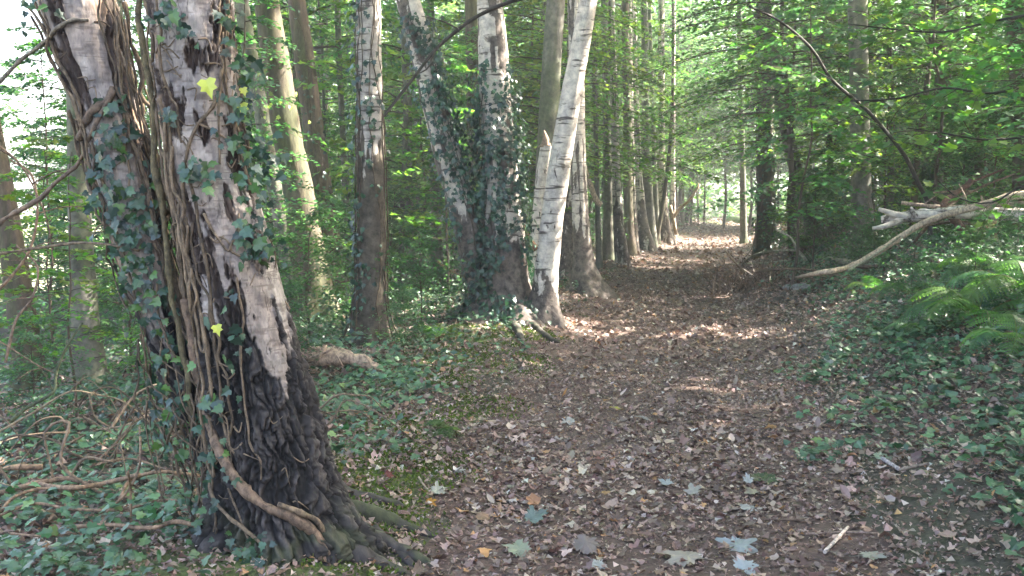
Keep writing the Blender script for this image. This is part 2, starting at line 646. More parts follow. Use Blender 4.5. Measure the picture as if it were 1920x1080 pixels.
def trunk_geo(P, rad, style, seed, nseg=28, flare=.6, rug=.8, lo_step=.065, roots=5, rmax=.95):
    """P from ground up."""
    z0 = P[0][2]
    P, rad = resample(P, rad, .1)
    zs = P[:, 2]
    zq = np.concatenate([np.arange(z0, z0 + 4.5, lo_step), np.arange(z0 + 4.5, zs.max(), .35)])
    zq = zq[zq <= zs.max()]
    X = np.interp(zq, zs, P[:, 0]); Y = np.interp(zq, zs, P[:, 1]); Rr = np.interp(zq, zs, rad)
    a = np.linspace(0, 2 * math.pi, nseg, endpoint=False) + math.pi / 2
    hh = (zq - z0)[:, None]
    A = a[None]
    ca, sa = np.cos(A), np.sin(A)
    r = Rr[:, None] * np.ones_like(A)
    rt = 1 + .55 * np.cos(roots * A + seed) + .3 * np.cos((roots + 2) * A + seed * 2.1)
    r = r * (1 + flare * np.exp(-hh / .16) * np.clip(rt, .1, 3) + .12 * np.exp(-hh / .6))
    qx, qy = ca * Rr[:, None], sa * Rr[:, None]
    r = r * (1 + .16 * (fbm(ca * 1.3 + seed, sa * 1.3, hh * 1.1, seed, 3) - .5))
    base, mt = STY[style]
    if style.startswith('birch'):
        m = rmax * sstep(rug + .7, rug - .5, hh + .8 * (fbm(ca * 2 + seed, sa * 2, hh * 1.6, seed + 3, 3) - .5))
        m = np.maximum(np.maximum(m, .10 if rug < .5 else .29), (.4 if rug < .5 else .68) * sstep(.46, .62, fbm(ca * 2.4, sa * 2.4 + seed, hh * 1.2, seed + 7, 3)))
    else:
        m = np.full(r.shape, .5 if style == 'brown' else .15)
    f = fbm(ca * Rr[:, None] * 30, sa * Rr[:, None] * 30, hh * 9, seed + 11, 2) - .5
    r = r + m * f * .045 * np.sqrt(Rr[:, None] / .15)
    tone = .75 + .5 * fbm(ca * 2 + 5, sa * 2, hh * 2.2, seed + 13, 3)
    if style.startswith('birch'):
        c = np.concatenate([base * tone[..., None], m[..., None]], -1)
    else:
        c = base * (tone * (1 + .8 * f))[..., None]
        g = sstep(.45, .65, fbm(ca * 1.5, sa * 1.5 + 3, hh * .8, seed + 19, 2))[..., None] * .5
        c = c * (1 - g) + np.array([.075, .090, .040]) * g
    V = np.stack([X[:, None] + ca * r, Y[:, None] + sa * r, zq[:, None] - .12 * np.exp(-hh / .05) + 0 * r], -1)
    return V.reshape(-1, 3), grid_faces(len(zq), nseg), c.reshape(-1, c.shape[-1]), mt

def crown_geo(acc, top, rad, h, n, seed, size=.22, cols=GREENS, off=0.0):
    """clumped leaves round the upper stem, minus the canopy gaps"""
    k = max(8, n // 90)
    ph = rng.uniform(0, 2 * math.pi, k)
    rr = np.sqrt(rng.uniform(.02, 1, k)) * rad
    zz = rng.uniform(-.5, .5, k) * h
    rr *= np.sqrt(np.clip(1.05 - (2 * zz / h) ** 2 * .8, .1, 1))
    C = np.stack([np.cos(ph) * rr, np.sin(ph) * rr, zz], 1) + top
    i = rng.integers(0, k, n)
    g = rng.normal(0, 1, (n, 3)) * np.array([.62, .62, .26])
    P = C[i] + g
    P = P[~in_shaft(P + off, .20)]
    n = len(P)
    nr = rand_dir(n) * rng.uniform(0, .9, (n, 1)) + np.array([0, 0, 1.])
    scatter(acc, T_Q, P, basis(nr, rand_dir(n)), rng.uniform(.7, 1.3, n) * size, pick(cols, (4, 4, 2, 1), n))
    return C

def limbs(acc, stem_top, z0, C, r, c):
    for q in C[:9]:
        zb = min(q[2] - .3, stem_top[2] - .1)
        zb = max(zb - rng.uniform(.3, 1.4), z0)
        b = np.array([stem_top[0], stem_top[1], zb])
        mid = (b + q) / 2 + np.array([0, 0, .25])
        V, F = tube([b, mid, q], [r * .5, r * .3, r * .12], 5, .5)
        acc.add(V, F, c)

def make_tree(name, label, cat, pts, style, depth=None, H=12, seed=0, group=None, crown=True, trunk_label=None, bend=.6, rug=.8, rmax=.95,
              flare=.6, ybend=0.0, nseg=26, cr=2.7, cn=1150, top_px=None, csize=.24):
    """pts: (px, py, width px) from the foot up; foot on the ground unless depth is given"""
    bx, by, _ = pts[0]
    if depth is None:
        foot = hit(bx, by)
    else:
        foot = at(bx, by, depth)
        foot[2] = gz(foot[0], foot[1])
    d = foot[1]
    W = [foot]
    Rr = [pts[0][2] / 2 / FPX * d]
    for i, (px, py, w) in enumerate(pts[1:]):
        W.append(at(px, py, d + ybend * (i + 1)))
        Rr.append(w / 2 / FPX * d)
    if W[0][2] > W[1][2] - .1:
        W.pop(0); Rr.pop(0)
        W[0][2] = gz(W[0][0], W[0][1])
    # carry the stem up beyond the picture
    dirv = W[-1] - W[-2]
    dirv /= np.linalg.norm(dirv)
    zt = W[0][2] + H
    if crown:
        r0 = Rr[-1]
        while W[-1][2] < zt - .5:
            dirv = dirv * np.array([bend, bend, 1]) + np.array([rng.uniform(-.04, .04), rng.uniform(-.04, .04), 0])
            dirv /= np.linalg.norm(dirv)
            W.append(W[-1] + dirv * 2.0)
            Rr.append(max(.025, r0 * (1 - (W[-1][2] - W[0][2]) / (H + 3))))
    V, F, c, mt = trunk_geo(W, Rr, style, seed, nseg=nseg, flare=flare, rug=rug, rmax=rmax)
    o = W[0].copy()
    t = thing(name, label, cat, o, group)
    tr = obj('trunk', mesh('trunk', V - o, F, c, mt), t)
    if trunk_label:
        tr['label'] = trunk_label
    if crown:
        top = W[-1] - np.array([0, 0, 1.6])
        acc = Acc()
        Cn = crown_geo(acc, top - o, cr, 4.6, cn, seed, csize, off=o)
        obj('crown', acc.mesh('crown', M_LEAF, False), t, 'stuff')
        la = Acc()
        limbs(la, top - o, 3.0, Cn, Rr[-1] * 1.6, GREYC)
        obj('limbs', la.mesh('limbs', M_GREY), t)
    return t, np.array(W), np.array(Rr), V

# sunlit strips on the leaning beech stem on the left
for q in [(549, 200), (556, 250), (564, 300), (572, 340), (577, 380), (584, 420), (590, 455)]:
    shaft(at(q[0], q[1], 13.2), .05 + .0004 * (q[1] - 200))
shaft(at(503, 20, 13.5), .16)
shaft(at(498, 60, 13.5), .10)
shaft(at(480, 170, 13.0), .28)

# ---- the big old birch in front --------------------------------------------------------------
D0 = 4.55
def ledge(rows, d):
    """rows: (py, x left, x right) -> centre line and radius in the world, foot first"""
    P, Rr = [], []
    for py, a, b in rows[::-1]:
        P.append(at((a + b) / 2, py, d))
        Rr.append((b - a) / 2 / FPX * d)
    return np.array(P), np.array(Rr)

MAIN = [(-150, 262, 405), (0, 284, 432), (150, 298, 440), (300, 318, 462), (450, 345, 503), (560, 362, 530), (650, 378, 555),
        (750, 392, 590), (850, 398, 618), (950, 398, 645), (1030, 392, 672), (1085, 386, 700)]
LEFT = [(-150, 0, 140), (0, 62, 198), (100, 96, 222), (200, 135, 245), (300, 165, 268), (400, 192, 292), (500, 222, 318),
        (600, 258, 345), (700, 300, 385), (800, 345, 430), (900, 385, 470), (1000, 420, 500)]
MP, MR = ledge(MAIN, D0)
LP, LR = ledge(LEFT, D0 + .12)
LP[:, 1] += np.linspace(.0, .10, len(LP))[::1]
gbase = gz(MP[0, 0], MP[0, 1])
MP[:, 2] += 0

def near_stem(P, Rr, z0, seg, rstep, seed, big):
    zs = P[:, 2]
    zq = np.concatenate([np.arange(z0 - .12, 2.65, rstep), np.arange(2.65, zs.max(), .25)])
    X = np.interp(zq, zs, P[:, 0]); Y = np.interp(zq, zs, P[:, 1]); Rq = np.interp(zq, zs, Rr)
    a = np.linspace(0, 2 * math.pi, seg, endpoint=False) + math.pi / 2
    hh = (zq - z0)[:, None]
    ca, sa = np.cos(a)[None], np.sin(a)[None]
    r = Rq[:, None] * np.ones_like(ca)
    if big:
        A = a[None]
        # root flare: low buttresses, the biggest to the right
        fl = np.exp(-np.clip(hh, 0, 9) / .10)
        rt = .15 + .5 * np.clip(np.cos(5 * A + .6), 0, 1) + .55 * np.clip(np.cos(A + .35), 0, 1) ** 3
        r = r * (1 + .38 * fl * rt)
    r = r * (1 + .10 * (fbm(ca * 1.6 + seed, sa * 1.6, hh * 1.6, seed, 3) - .5))
    # plates of rugged bark
    arc = (a[None] - math.pi / 2) * .27
    wx = arc + .05 * (fbm(arc * 14 + 9, hh * 9, 0, seed + 2, 3) - .5) * 2
    wz = hh + .05 * (fbm(arc * 12, hh * 10 + 4, 0, seed + 4, 2) - .5) * 2
    f1, f2, cid = worley(wx / .030, wz / .058, seed + 1)
    g1, g2, cid2 = worley(wx / .085 + 7.3, wz / .26, seed + 8)
    nv = fbm(wx * 32 + 3, wz * 5.2, 0, seed + 44, 4)
    nh = fbm(wx * 17, wz * 30 + 2, 0, seed + 45, 3)
    ridge = sstep(.0, .16, np.abs(nv - .5)) * (.7 + .3 * sstep(.0, .09, np.abs(nh - .5)))
    crack = sstep(.0, .22, f2 - f1) * .15 + .85
    plate = ridge * crack * (.35 + .65 * sstep(.0, .18, g2 - g1)) * (.75 + .4 * cid2)
    fine = fbm(arc * 90, hh * 70, 0, seed + 6, 3)
    # where it is rugged: below, with tongues up; dark slashes in the pale bark
    tongue = fbm(arc * 9 + 3, hh * 1.5, 0, seed + 12, 3)
    if big:
        tt = (ca + 1) / 2
        hb = np.interp(tt, [0, .25, .5, .65, .8, 1], [1.25, 1.2, 1.12, 1.02, .86, .80])
        rug = sstep(.03, -.03, hh - (hb + .55 * (fbm(arc * 22, hh * 3.2, 0, seed + 12, 3) - .5) * 2 * .6))
        wob = .75 * (fbm(arc * 34, hh * 18, 0, seed + 15, 3) - .5) * 2
        # t across the stem, height in photo rows turned to metres, half sizes
        for pt, pr, rt_, rr_ in ((.66, 112, .14, .07), (.22, 212, .17, .09), (.10, 160, .06, .06), (.62, 245, .08, .06), (.42, 505, .09, .17), (.62, 545, .07, .12),
                                 (.48, 610, .16, .16), (.15, 620, .2, .2), (.93, 60, .12, .12), (.95, 300, .10, .16), (.9, 470, .09, .09), (.08, 20, .1, .08), (.30, 400, .05, .1), (.75, 380, .05, .08)):
            zc = at(960, pr, D0)[2] - z0
            e = np.hypot((tt - pt) / rt_, (hh - zc) / rr_)
            rug = np.maximum(rug, sstep(1.15, .9, e + wob * 1.3) * (sa < .35))
        # pale tongues left inside the dark
        for pt, pr, rt_, rr_ in ((.30, 560, .09, .12), (.82, 610, .10, .20)):
            zc = at(960, pr, D0)[2] - z0
            e = np.hypot((tt - pt) / rt_, (hh - zc) / rr_)
            rug = rug * (1 - sstep(1.1, .85, e + wob * 1.2) * (sa < .35))
    else:
        sl = fbm(arc * 9 + 4.1, hh * 2.2, 0, seed + 15, 3)
        tt = (ca + 1) / 2
        rug = np.maximum(sstep(.06, -.04, hh - (.85 + 1.0 * (tongue - .5))), sstep(.56, .60, sl + .16 * np.abs(tt - .5) * 2 - .06))
    # stringy inner bark on the flanks
    flank = sstep(.45, .9, -np.cos(a[None]) if big else np.abs(np.cos(a[None]))) * sstep(.40, .48, tongue) * (1 - rug)
    strg = fbm(arc * 70, hh * 5, 0, seed + 22, 3)
    # papery bark: horizontal steps and curls
    f1b, f2b, cidb = worley(wx / .10 + 3, wz / .045 + 1, seed + 30)
    paper = (cidb - .5) * .003 + .002 * (fbm(arc * 20, hh * 120, 0, seed + 24, 2) - .5)
    edge = rug * (1 - rug) * 4
    r = r + rug * ((plate - .62) * .042 * (.6 + .4 * sstep(1.2, .7, hh)) + (fine - .5) * .012) + (1 - rug) * (paper + .006) + edge * .009 + flank * (strg - .55) * .022
    pale = np.array([.33, .295, .27]) * (.50 + .8 * fbm(arc * 10, hh * 8, 0, seed + 26, 3))[..., None]
    pink = np.array([.30, .235, .195])
    k = sstep(.45, .6, fbm(arc * 5, hh * 4, 0, seed + 28, 3))[..., None]
    pale = pale * (1 - .5 * k) + pink * .5 * k * (.7 + .5 * fine)[..., None]
    pale = pale * (1 - .3 * (cidb[..., None] - .5))
    lent = sstep(.62, .68, fbm(arc * 14, hh * 95, 0, seed + 33, 2))[..., None] * .6
    pale = pale * (1 - lent) + np.array([.10, .075, .065]) * lent
    tan = np.array([.26, .175, .115]) * (.35 + 1.3 * strg)[..., None]
    pale = pale * (1 - flank[..., None]) + tan * flank[..., None]
    dark = np.array([.010, .009, .009]) + np.array([.058, .050, .047]) * (plate ** 1.5 * fine * 1.5)[..., None]
    brn = np.array([.085, .052, .036]) * (.4 + 1.1 * fine)[..., None]
    hi = sstep(.75, 1.3, hh)[..., None] * .45
    dark = dark * (1 - hi) + brn * hi
    cr1 = np.abs(fbm(wx * 30 + 11, wz * 7, 0, seed + 61, 4) - .5)
    ck = (sstep(.028, .006, cr1) * sstep(.48, .62, fbm(arc * 8, hh * 5, 0, seed + 62, 3)))[..., None]
    gm = sstep(.46, .62, fbm(arc * 26, hh * 30, 0, seed + 63, 4))[..., None] * .45
    pale = pale * (1 - gm) + np.array([.15, .13, .12]) * gm
    pale = pale * (1 - .85 * ck) + np.array([.04, .03, .026]) * .85 * ck
    c = pale * (1 - rug[..., None]) + dark * rug[..., None]
    mo = (sstep(.22, .0, hh) * sstep(.42, .6, fbm(arc * 8, hh * 8, 0, seed + 40, 3)))[..., None]
    c = c * (1 - .3 * mo) + np.array([.055, .075, .02]) * .3 * mo
    V = np.stack([X[:, None] + ca * r, Y[:, None] + sa * r, zq[:, None] + 0 * r], -1)
    return V.reshape(-1, 3), grid_faces(len(zq), seg), c.reshape(-1, 3)

def extend(P, Rr, H, lean):
    P, Rr = list(P), list(Rr)
    d = P[-1] - P[-2]
    d /= np.linalg.norm(d)
    while P[-1][2] < H:
        d = d * np.array([lean, lean, 1]); d /= np.linalg.norm(d)
        P.append(P[-1] + d * 1.5); Rr.append(max(.03, Rr[-1] * .88))
    return np.array(P), np.array(Rr)

MPx, MRx = extend(MP, MR, 13, .75)
LPx, LRx = extend(LP, LR, 11, .7)
near = thing('birch_tree', 'old twin-stemmed birch with black furrowed foot beside the path, draped in ivy stems', 'tree', (MP[0, 0], MP[0, 1], gbase))
no = np.array(near.location)
V, F, c = near_stem(MPx, MRx, gbase, 340, .0062, 5, True)
o = obj('trunk', mesh('trunk', V - no, F, c, M_NEAR), near)
o['label'] = 'main stem, pale and peeling above, black and deeply furrowed below'
V, F, c = near_stem(LPx, LRx, gbase + .05, 240, .009, 77, False)
o = obj('trunk', mesh('trunk', V - no, F, c, M_NEAR), near)
o['label'] = 'slimmer second stem leaning away to the left'
# roots
ROOTS = [([(560, 985), (660, 1015), (720, 1030), (775, 1052), (830, 1075)], [.10, .055, .04, .028, .01]),
         ([(590, 950), (680, 975), (735, 988), (785, 1008), (850, 1022)], [.09, .05, .036, .024, .008]),
         ([(560, 1010), (660, 1050), (720, 1068), (790, 1090)], [.10, .05, .036, .012]),
         ([(600, 920), (690, 940), (740, 948), (780, 960)], [.07, .036, .024, .008]),
         ([(700, 1005), (735, 1030), (760, 1060), (800, 1080)], [.03, .024, .018, .008])]
for k, (pp, rr) in enumerate(ROOTS):
    W = []
    for q in pp:
        h = hit(*q)
        h[2] += .02
        W.append(h)
    W = np.array(W)
    W[1:-1] += rng.normal(0, .015, (len(W) - 2, 3)) * [1, 1, .3]
    W[-1][2] -= .03
    V, F = tube(W, rr, 16, .015, .5, k, fr=13)
    n1 = fbm(V[:, 0] * 9, V[:, 1] * 9, V[:, 2] * 9, 3 + k, 3)
    mo = (sstep(.45, .6, n1) * sstep(-.01, .03, V[:, 2] - gz(V[:, 0], V[:, 1])))[:, None]
    cc = np.array([.055, .048, .045]) * (.5 + 1.0 * fbm(V[:, 0] * 40, V[:, 1] * 40, V[:, 2] * 40, 9, 2))[:, None]
    cc = cc * (1 - .45 * mo) + np.array([.06, .08, .02]) * .45 * mo
    obj('root', mesh('root', V - no, F, cc, M_NEAR), near)
acc = Acc(); Cn = crown_geo(acc, MPx[-1] - no - [0, 0, 1], 3.2, 5, 2600, 1, .24, off=no)
Cn2 = crown_geo(acc, LPx[-1] - no - [0, 0, 1], 2.8, 4.5, 1700, 2, .24, off=no)
obj('crown', acc.mesh('crown', M_LEAF, False), near, 'stuff')
la = Acc(); limbs(la, MPx[-1] - no - [0, 0, 1], 4, Cn, .1, GREYC); limbs(la, LPx[-1] - no - [0, 0, 1], 4, Cn2, .1, GREYC)
obj('limbs', la.mesh('limbs', M_GREY), near)

# ---- ivy stems and leaves on the big birch -----------------------------------------------------
def on_stem(px, py, P, Rr, lift=.0):
    r = ray(px, py)
    d = D0
    for _ in range(6):
        q = CAM + r * d
        z = q[2]
        ax = np.array([np.interp(z, P[:, 2], P[:, 0]), np.interp(z, P[:, 2], P[:, 1])])
        R = np.interp(z, P[:, 2], Rr) + lift
        e = q[0] - ax[0]
        d = ax[1] - math.sqrt(max(R * R - e * e, 0))
    return CAM + r * d

VINE_C = np.array([.150, .112, .076])
ivy = thing('climbing_ivy', 'ivy with long bare winding stems and glossy leaves clinging to the old birch', 'ivy', tuple(no))
def vine(pp, w, P=MP, Rr=MR, lift=.012, cc=VINE_C, taper=.8, seed=0, zig=.006):
    W = []
    for i, q in enumerate(pp):
        h = on_stem(q[0], q[1], P, Rr, lift + (q[2] if len(q) > 2 else 0))
        W.append(h)
    W = np.array(W)
    r0 = w / 2 / FPX * D0
    Wd, rr = resample(W, np.linspace(r0, r0 * taper, len(W)), .03)
    nz = np.arange(len(Wd)) * .33
    Wd[:, 0] += (vn(nz, 0 * nz + seed, 1, seed) - .5) * zig * 2
    Wd[:, 1] += (vn(nz, 0 * nz + seed, 5, seed) - .5) * zig
    rr = rr * (.75 + .5 * vn(np.arange(len(rr)) * .45, seed * 1.0, 3, seed))
    V, F = tube(Wd, rr, 9 if w > 8 else 7, .02 if w > 8 else .03, .42 if w > 8 else .3, seed, fr=45)
    ccc = cc * (.6 + .8 * fbm(V[:, 0] * 30, V[:, 1] * 30, V[:, 2] * 14, seed, 2))[:, None]
    obj('vine_stem', mesh('vine_stem', V - no, F, ccc, M_WOOD), ivy)

vine([(250, -80), (258, 0), (262, 60), (278, 150), (288, 230), (290, 300), (302, 380), (312, 450), (318, 540), (335, 620), (350, 700), (356, 760), (380, 820), (400, 860)], 13, seed=1, cc=np.array([.12, .10, .055]), lift=.02)
vine([(266, -80), (272, 0), (285, 80), (292, 160), (297, 230), (305, 330), (325, 400), (335, 470), (345, 560), (360, 620), (370, 700), (366, 760)], 8, seed=2)
vine([(345, 560), (358, 620), (370, 690), (380, 760), (398, 815), (425, 870), (460, 920), (500, 950), (545, 968), (585, 995), (615, 1040)], 19, seed=3, lift=.02, taper=1.0, cc=np.array([.17, .12, .085]))
vine([(520, 945), (555, 958), (590, 975), (612, 1005), (628, 1045)], 10, seed=31, lift=.03)
vine([(415, 165), (400, 200), (375, 230), (355, 270), (348, 300), (343, 350), (350, 430), (352, 500), (358, 560)], 7, seed=4)
vine([(362, 545), (368, 600), (385, 650), (392, 700), (395, 740), (415, 780), (430, 830), (440, 850)], 6, seed=5)
vine([(445, 520), (450, 560), (457, 600), (452, 680), (458, 760), (468, 830), (486, 865), (487, 900)], 5, seed=6)
vine([(388, 890), (400, 935), (425, 965), (465, 1000), (505, 1035), (517, 1060), (512, 1095)], 8, seed=7, lift=.03)
vine([(425, -80), (425, 0), (438, 100), (436, 200), (447, 280), (470, 360)], 7, seed=8)
vine([(365, 230), (400, 245), (425, 262), (450, 270), (480, 282)], 4, seed=9)
vine([(383, 120), (400, 118), (418, 125), (430, 150)], 4, seed=10)
vine([(380, 400), (395, 430), (415, 455), (430, 470), (440, 440), (448, 400)], 5, seed=12)
vine([(330, 600), (352, 640), (372, 650), (400, 560)], 4, seed=13)
vine([(430, 470), (455, 480), (480, 455)], 4, seed=14)
vine([(395, 770), (425, 785), (432, 850), (438, 905)], 4, seed=15)
vine([(430, 915), (470, 1025), (440, 1020)], 4, seed=16)
for k in range(12):             # a mat of finer stems on the left flank of the main stem
    t = rng.uniform(0, 1)
    y0 = rng.uniform(-60, 500)
    n = rng.integers(5, 11)
    pts = []
    off = rng.uniform(-14, 42)
    for j in range(n):
        py = y0 + j * rng.uniform(55, 80)
        if py > 1060: break
        xl = np.interp(py, [r[0] for r in MAIN], [r[1] for r in MAIN])
        off += rng.normal(0, 7)
        off = min(max(off, -18), 38)
        pts.append((xl + off, py))
    if len(pts) > 2:
        vine(pts, rng.uniform(3.5, 8), seed=50 + k, zig=.012, lift=rng.uniform(.005, .035), cc=VINE_C * rng.uniform(.6, 1.25))
for k in range(9):             # right flank, sparser
    y0 = rng.uniform(-60, 300); pts = []; off = rng.uniform(-30, 6)
    for j in range(rng.integers(4, 8)):
        py = y0 + j * 60
        xl = np.interp(py, [r[0] for r in MAIN], [r[2] for r in MAIN])
        off += rng.normal(0, 6); pts.append((xl + min(off, 10), py))
    vine(pts, rng.uniform(3, 6), seed=90 + k, zig=.012, lift=.01, cc=VINE_C * rng.uniform(.6, 1.1))
vine([(212, -80), (216, 0), (222, 100), (232, 200), (238, 290), (246, 360)], 6, LP, LR, lift=.03, seed=20)
vine([(-40, 185), (0, 152), (40, 112), (90, 72), (112, 50), (135, 38), (168, 38)], 9, LP, LR, lift=.02, seed=21, cc=np.array([.16, .14, .11]))
vine([(-60, 470), (0, 418), (35, 395), (75, 370), (120, 330), (150, 300), (178, 235), (215, 170)], 10, LP, LR, lift=.03, seed=22, cc=np.array([.15, .11, .08]))
vine([(-30, 480), (60, 467), (140, 456), (200, 458), (262, 470)], 6, LP, LR, lift=.05, seed=23)
vine([(215, 165), (205, 185), (170, 215), (150, 260)], 18, LP, LR, lift=.02, seed=24, cc=np.array([.13, .095, .07]))
for k in range(34):
    y0 = rng.uniform(-60, 560)
    side = rng.random() < .62
    off = rng.uniform(-14, 30) if side else rng.uniform(-12, 12)
    pts = []
    for j in range(rng.integers(5, 9)):
        py = y0 + j * rng.uniform(50, 75)
        if py > 960: break
        a_ = np.interp(py, [r[0] for r in LEFT], [r[1] for r in LEFT])
        b_ = np.interp(py, [r[0] for r in LEFT], [r[2] for r in LEFT])
        off += rng.normal(0, 8)
        off = min(max(off, -16), 40) if side else min(max(off, -16), 16)
        pts.append(((b_ if side else a_) + off, py))
    if len(pts) > 2:
        vine(pts, rng.uniform(3.5, 9), LP, LR, seed=120 + k, zig=.015, lift=rng.uniform(.005, .05), cc=VINE_C * rng.uniform(.45, 1.1))
for k in range(30):             # loose stems hanging at the foot, left of the main stem
    x0 = rng.uniform(235, 380); y0 = rng.uniform(520, 800)
    pts = [(x0, y0)]
    for j in range(rng.integers(3, 6)):
        pts.append((pts[-1][0] + rng.normal(12, 18), pts[-1][1] + rng.uniform(40, 70)))
    vine(pts, rng.uniform(3, 6), LP, LR, seed=180 + k, zig=.02, lift=rng.uniform(.0, .12), cc=VINE_C * rng.uniform(.5, 1.1))

for k in range(90):             # rootlets and side shoots gripping the bark
    L_ = rng.random() < .4
    rows = LEFT if L_ else MAIN
    py = rng.uniform(0, 950)
    a_ = np.interp(py, [r[0] for r in rows], [r[1] for r in rows]); b_ = np.interp(py, [r[0] for r in rows], [r[2] for r in rows])
    x0 = a_ + (b_ - a_) * (rng.beta(1, 2.2) if not L_ else rng.random())
    sg = rng.choice([-1, 1])
    vine([(x0, py), (x0 + sg * rng.uniform(8, 18), py + rng.uniform(-6, 14)), (x0 + sg * rng.uniform(14, 34), py + rng.uniform(-10, 34))], rng.uniform(1.8, 3.2), LP if L_ else MP, LR if L_ else MR, seed=300 + k, lift=.008, cc=VINE_C * rng.uniform(.7, 1.3), zig=.004)
def leaf_mesh(name, T, colr, mat):
    V, F = T
    return mesh(name, V, F, np.tile(np.array(colr), (len(V), 1)) * (1 + .12 * np.sin(np.arange(len(V)) * 2.1))[:, None], mat, False)
IVY_COLS = [(.022, .055, .034), (.030, .075, .040), (.018, .042, .032), (.060, .13, .028), (.04, .09, .03)]
IVY_ME = [leaf_mesh('leaf', T_IVY[k % 3], IVY_COLS[k % 5], M_IVY) for k in range(15)]
IVY_YE = [leaf_mesh('leaf', T_IVY[k], (.42, .46, .06), M_IVY) for k in range(2)]
def place_leaf(parent, me, P, nrm, tip, s, origin):
    B = basis(np.array([nrm]), np.array([tip]))[0]
    o = bpy.data.objects.new('leaf', me)
    col.objects.link(o)
    o.parent = parent
    Mx = Matrix([[*(B[0] * s), P[0] - origin[0]], [*(B[1] * s), P[1] - origin[1]], [*(B[2] * s), P[2] - origin[2]], [0, 0, 0, 1]])
    o.matrix_local = Mx
    return o
CL = [  # (px, py, spread x, spread y, count, stem)
    (210, 250, 30, 30, 12, 'L'), (225, 375, 45, 40, 26, 'L'), (250, 440, 45, 40, 26, 'L'), (262, 505, 35, 25, 12, 'L'), (185, 320, 20, 25, 7, 'L'),
    (210, 200, 15, 30, 5, 'L'), (290, 560, 30, 40, 12, 'L'), (310, 650, 35, 50, 16, 'L'), (300, 780, 35, 50, 16, 'L'), (70, 15, 20, 20, 4, 'L'),
    (365, 320, 25, 20, 9, 'M'), (300, 30, 20, 22, 7, 'M'), (345, 45, 15, 15, 4, 'M'), (425, 20, 15, 20, 6, 'M'), (455, 140, 20, 45, 12, 'M'),
    (455, 240, 25, 40, 15, 'M'), (475, 330, 30, 35, 18, 'M'), (500, 290, 22, 30, 12, 'M'), (470, 420, 28, 35, 12, 'M'), (500, 480, 22, 30, 8, 'M'),
    (320, 215, 12, 15, 3, 'M'), (410, 750, 25, 15, 5, 'M'), (395, 870, 20, 30, 7, 'M'), (465, 1040, 35, 25, 12, 'M'), (350, 800, 25, 60, 12, 'M'), (440, 620, 25, 60, 6, 'M'),
    (375, 935, 20, 40, 8, 'M')]
for px, py, sx, sy, n, w in CL:
    P_, R_2 = (LP, LR) if w == 'L' else (MP, MR)
    for _ in range(n):
        q = on_stem(px + rng.normal(0, sx * .7), py + rng.normal(0, sy * .7), P_, R_2, .02 + rng.uniform(0, .07))
        nrm = np.array([rng.normal(0, .5), -1, rng.normal(.5, .5)])
        tip = np.array([rng.normal(0, .8), rng.normal(0, .3), -.7 + rng.normal(0, .5)])
        place_leaf(ivy, IVY_ME[rng.integers(0, 15)], q, nrm, tip, rng.uniform(.026, .066), no)
fP, fN, fT = [], [], []
for px, py, sx, sy, n, w in CL:
    P_, R_2 = (LP, LR) if w == 'L' else (MP, MR)
    for _ in range(int(n * 1.7)):
        fP.append(on_stem(px + rng.normal(0, sx * .9), py + rng.normal(0, sy * .9), P_, R_2, .01 + rng.uniform(0, .05)) - no)
        fN.append([rng.normal(0, .6), -1, rng.normal(.4, .5)]); fT.append([rng.normal(0, .8), rng.normal(0, .3), -.6])
ac = Acc()
scatter(ac, T_IVY, np.array(fP), basis(np.array(fN), np.array(fT)), rng.uniform(.022, .055, len(fP)), pick(IVY_COLS[:3] + IVY_COLS[4:], (3, 3, 3, 1), len(fP), .35))
obj('foliage', ac.mesh('foliage', M_IVY, False), ivy, 'stuff')
for q, s in (((386, 150), .085), ((452, 195), .06), ((455, 165), .04), ((405, 610), .05)):
    p = on_stem(*q, MP, MR, .05)
    place_leaf(ivy, IVY_YE[0], p, np.array([.2, -1, .3]), np.array([.3, 0, -1]), s, no)['label'] = 'yellowing ivy leaf'

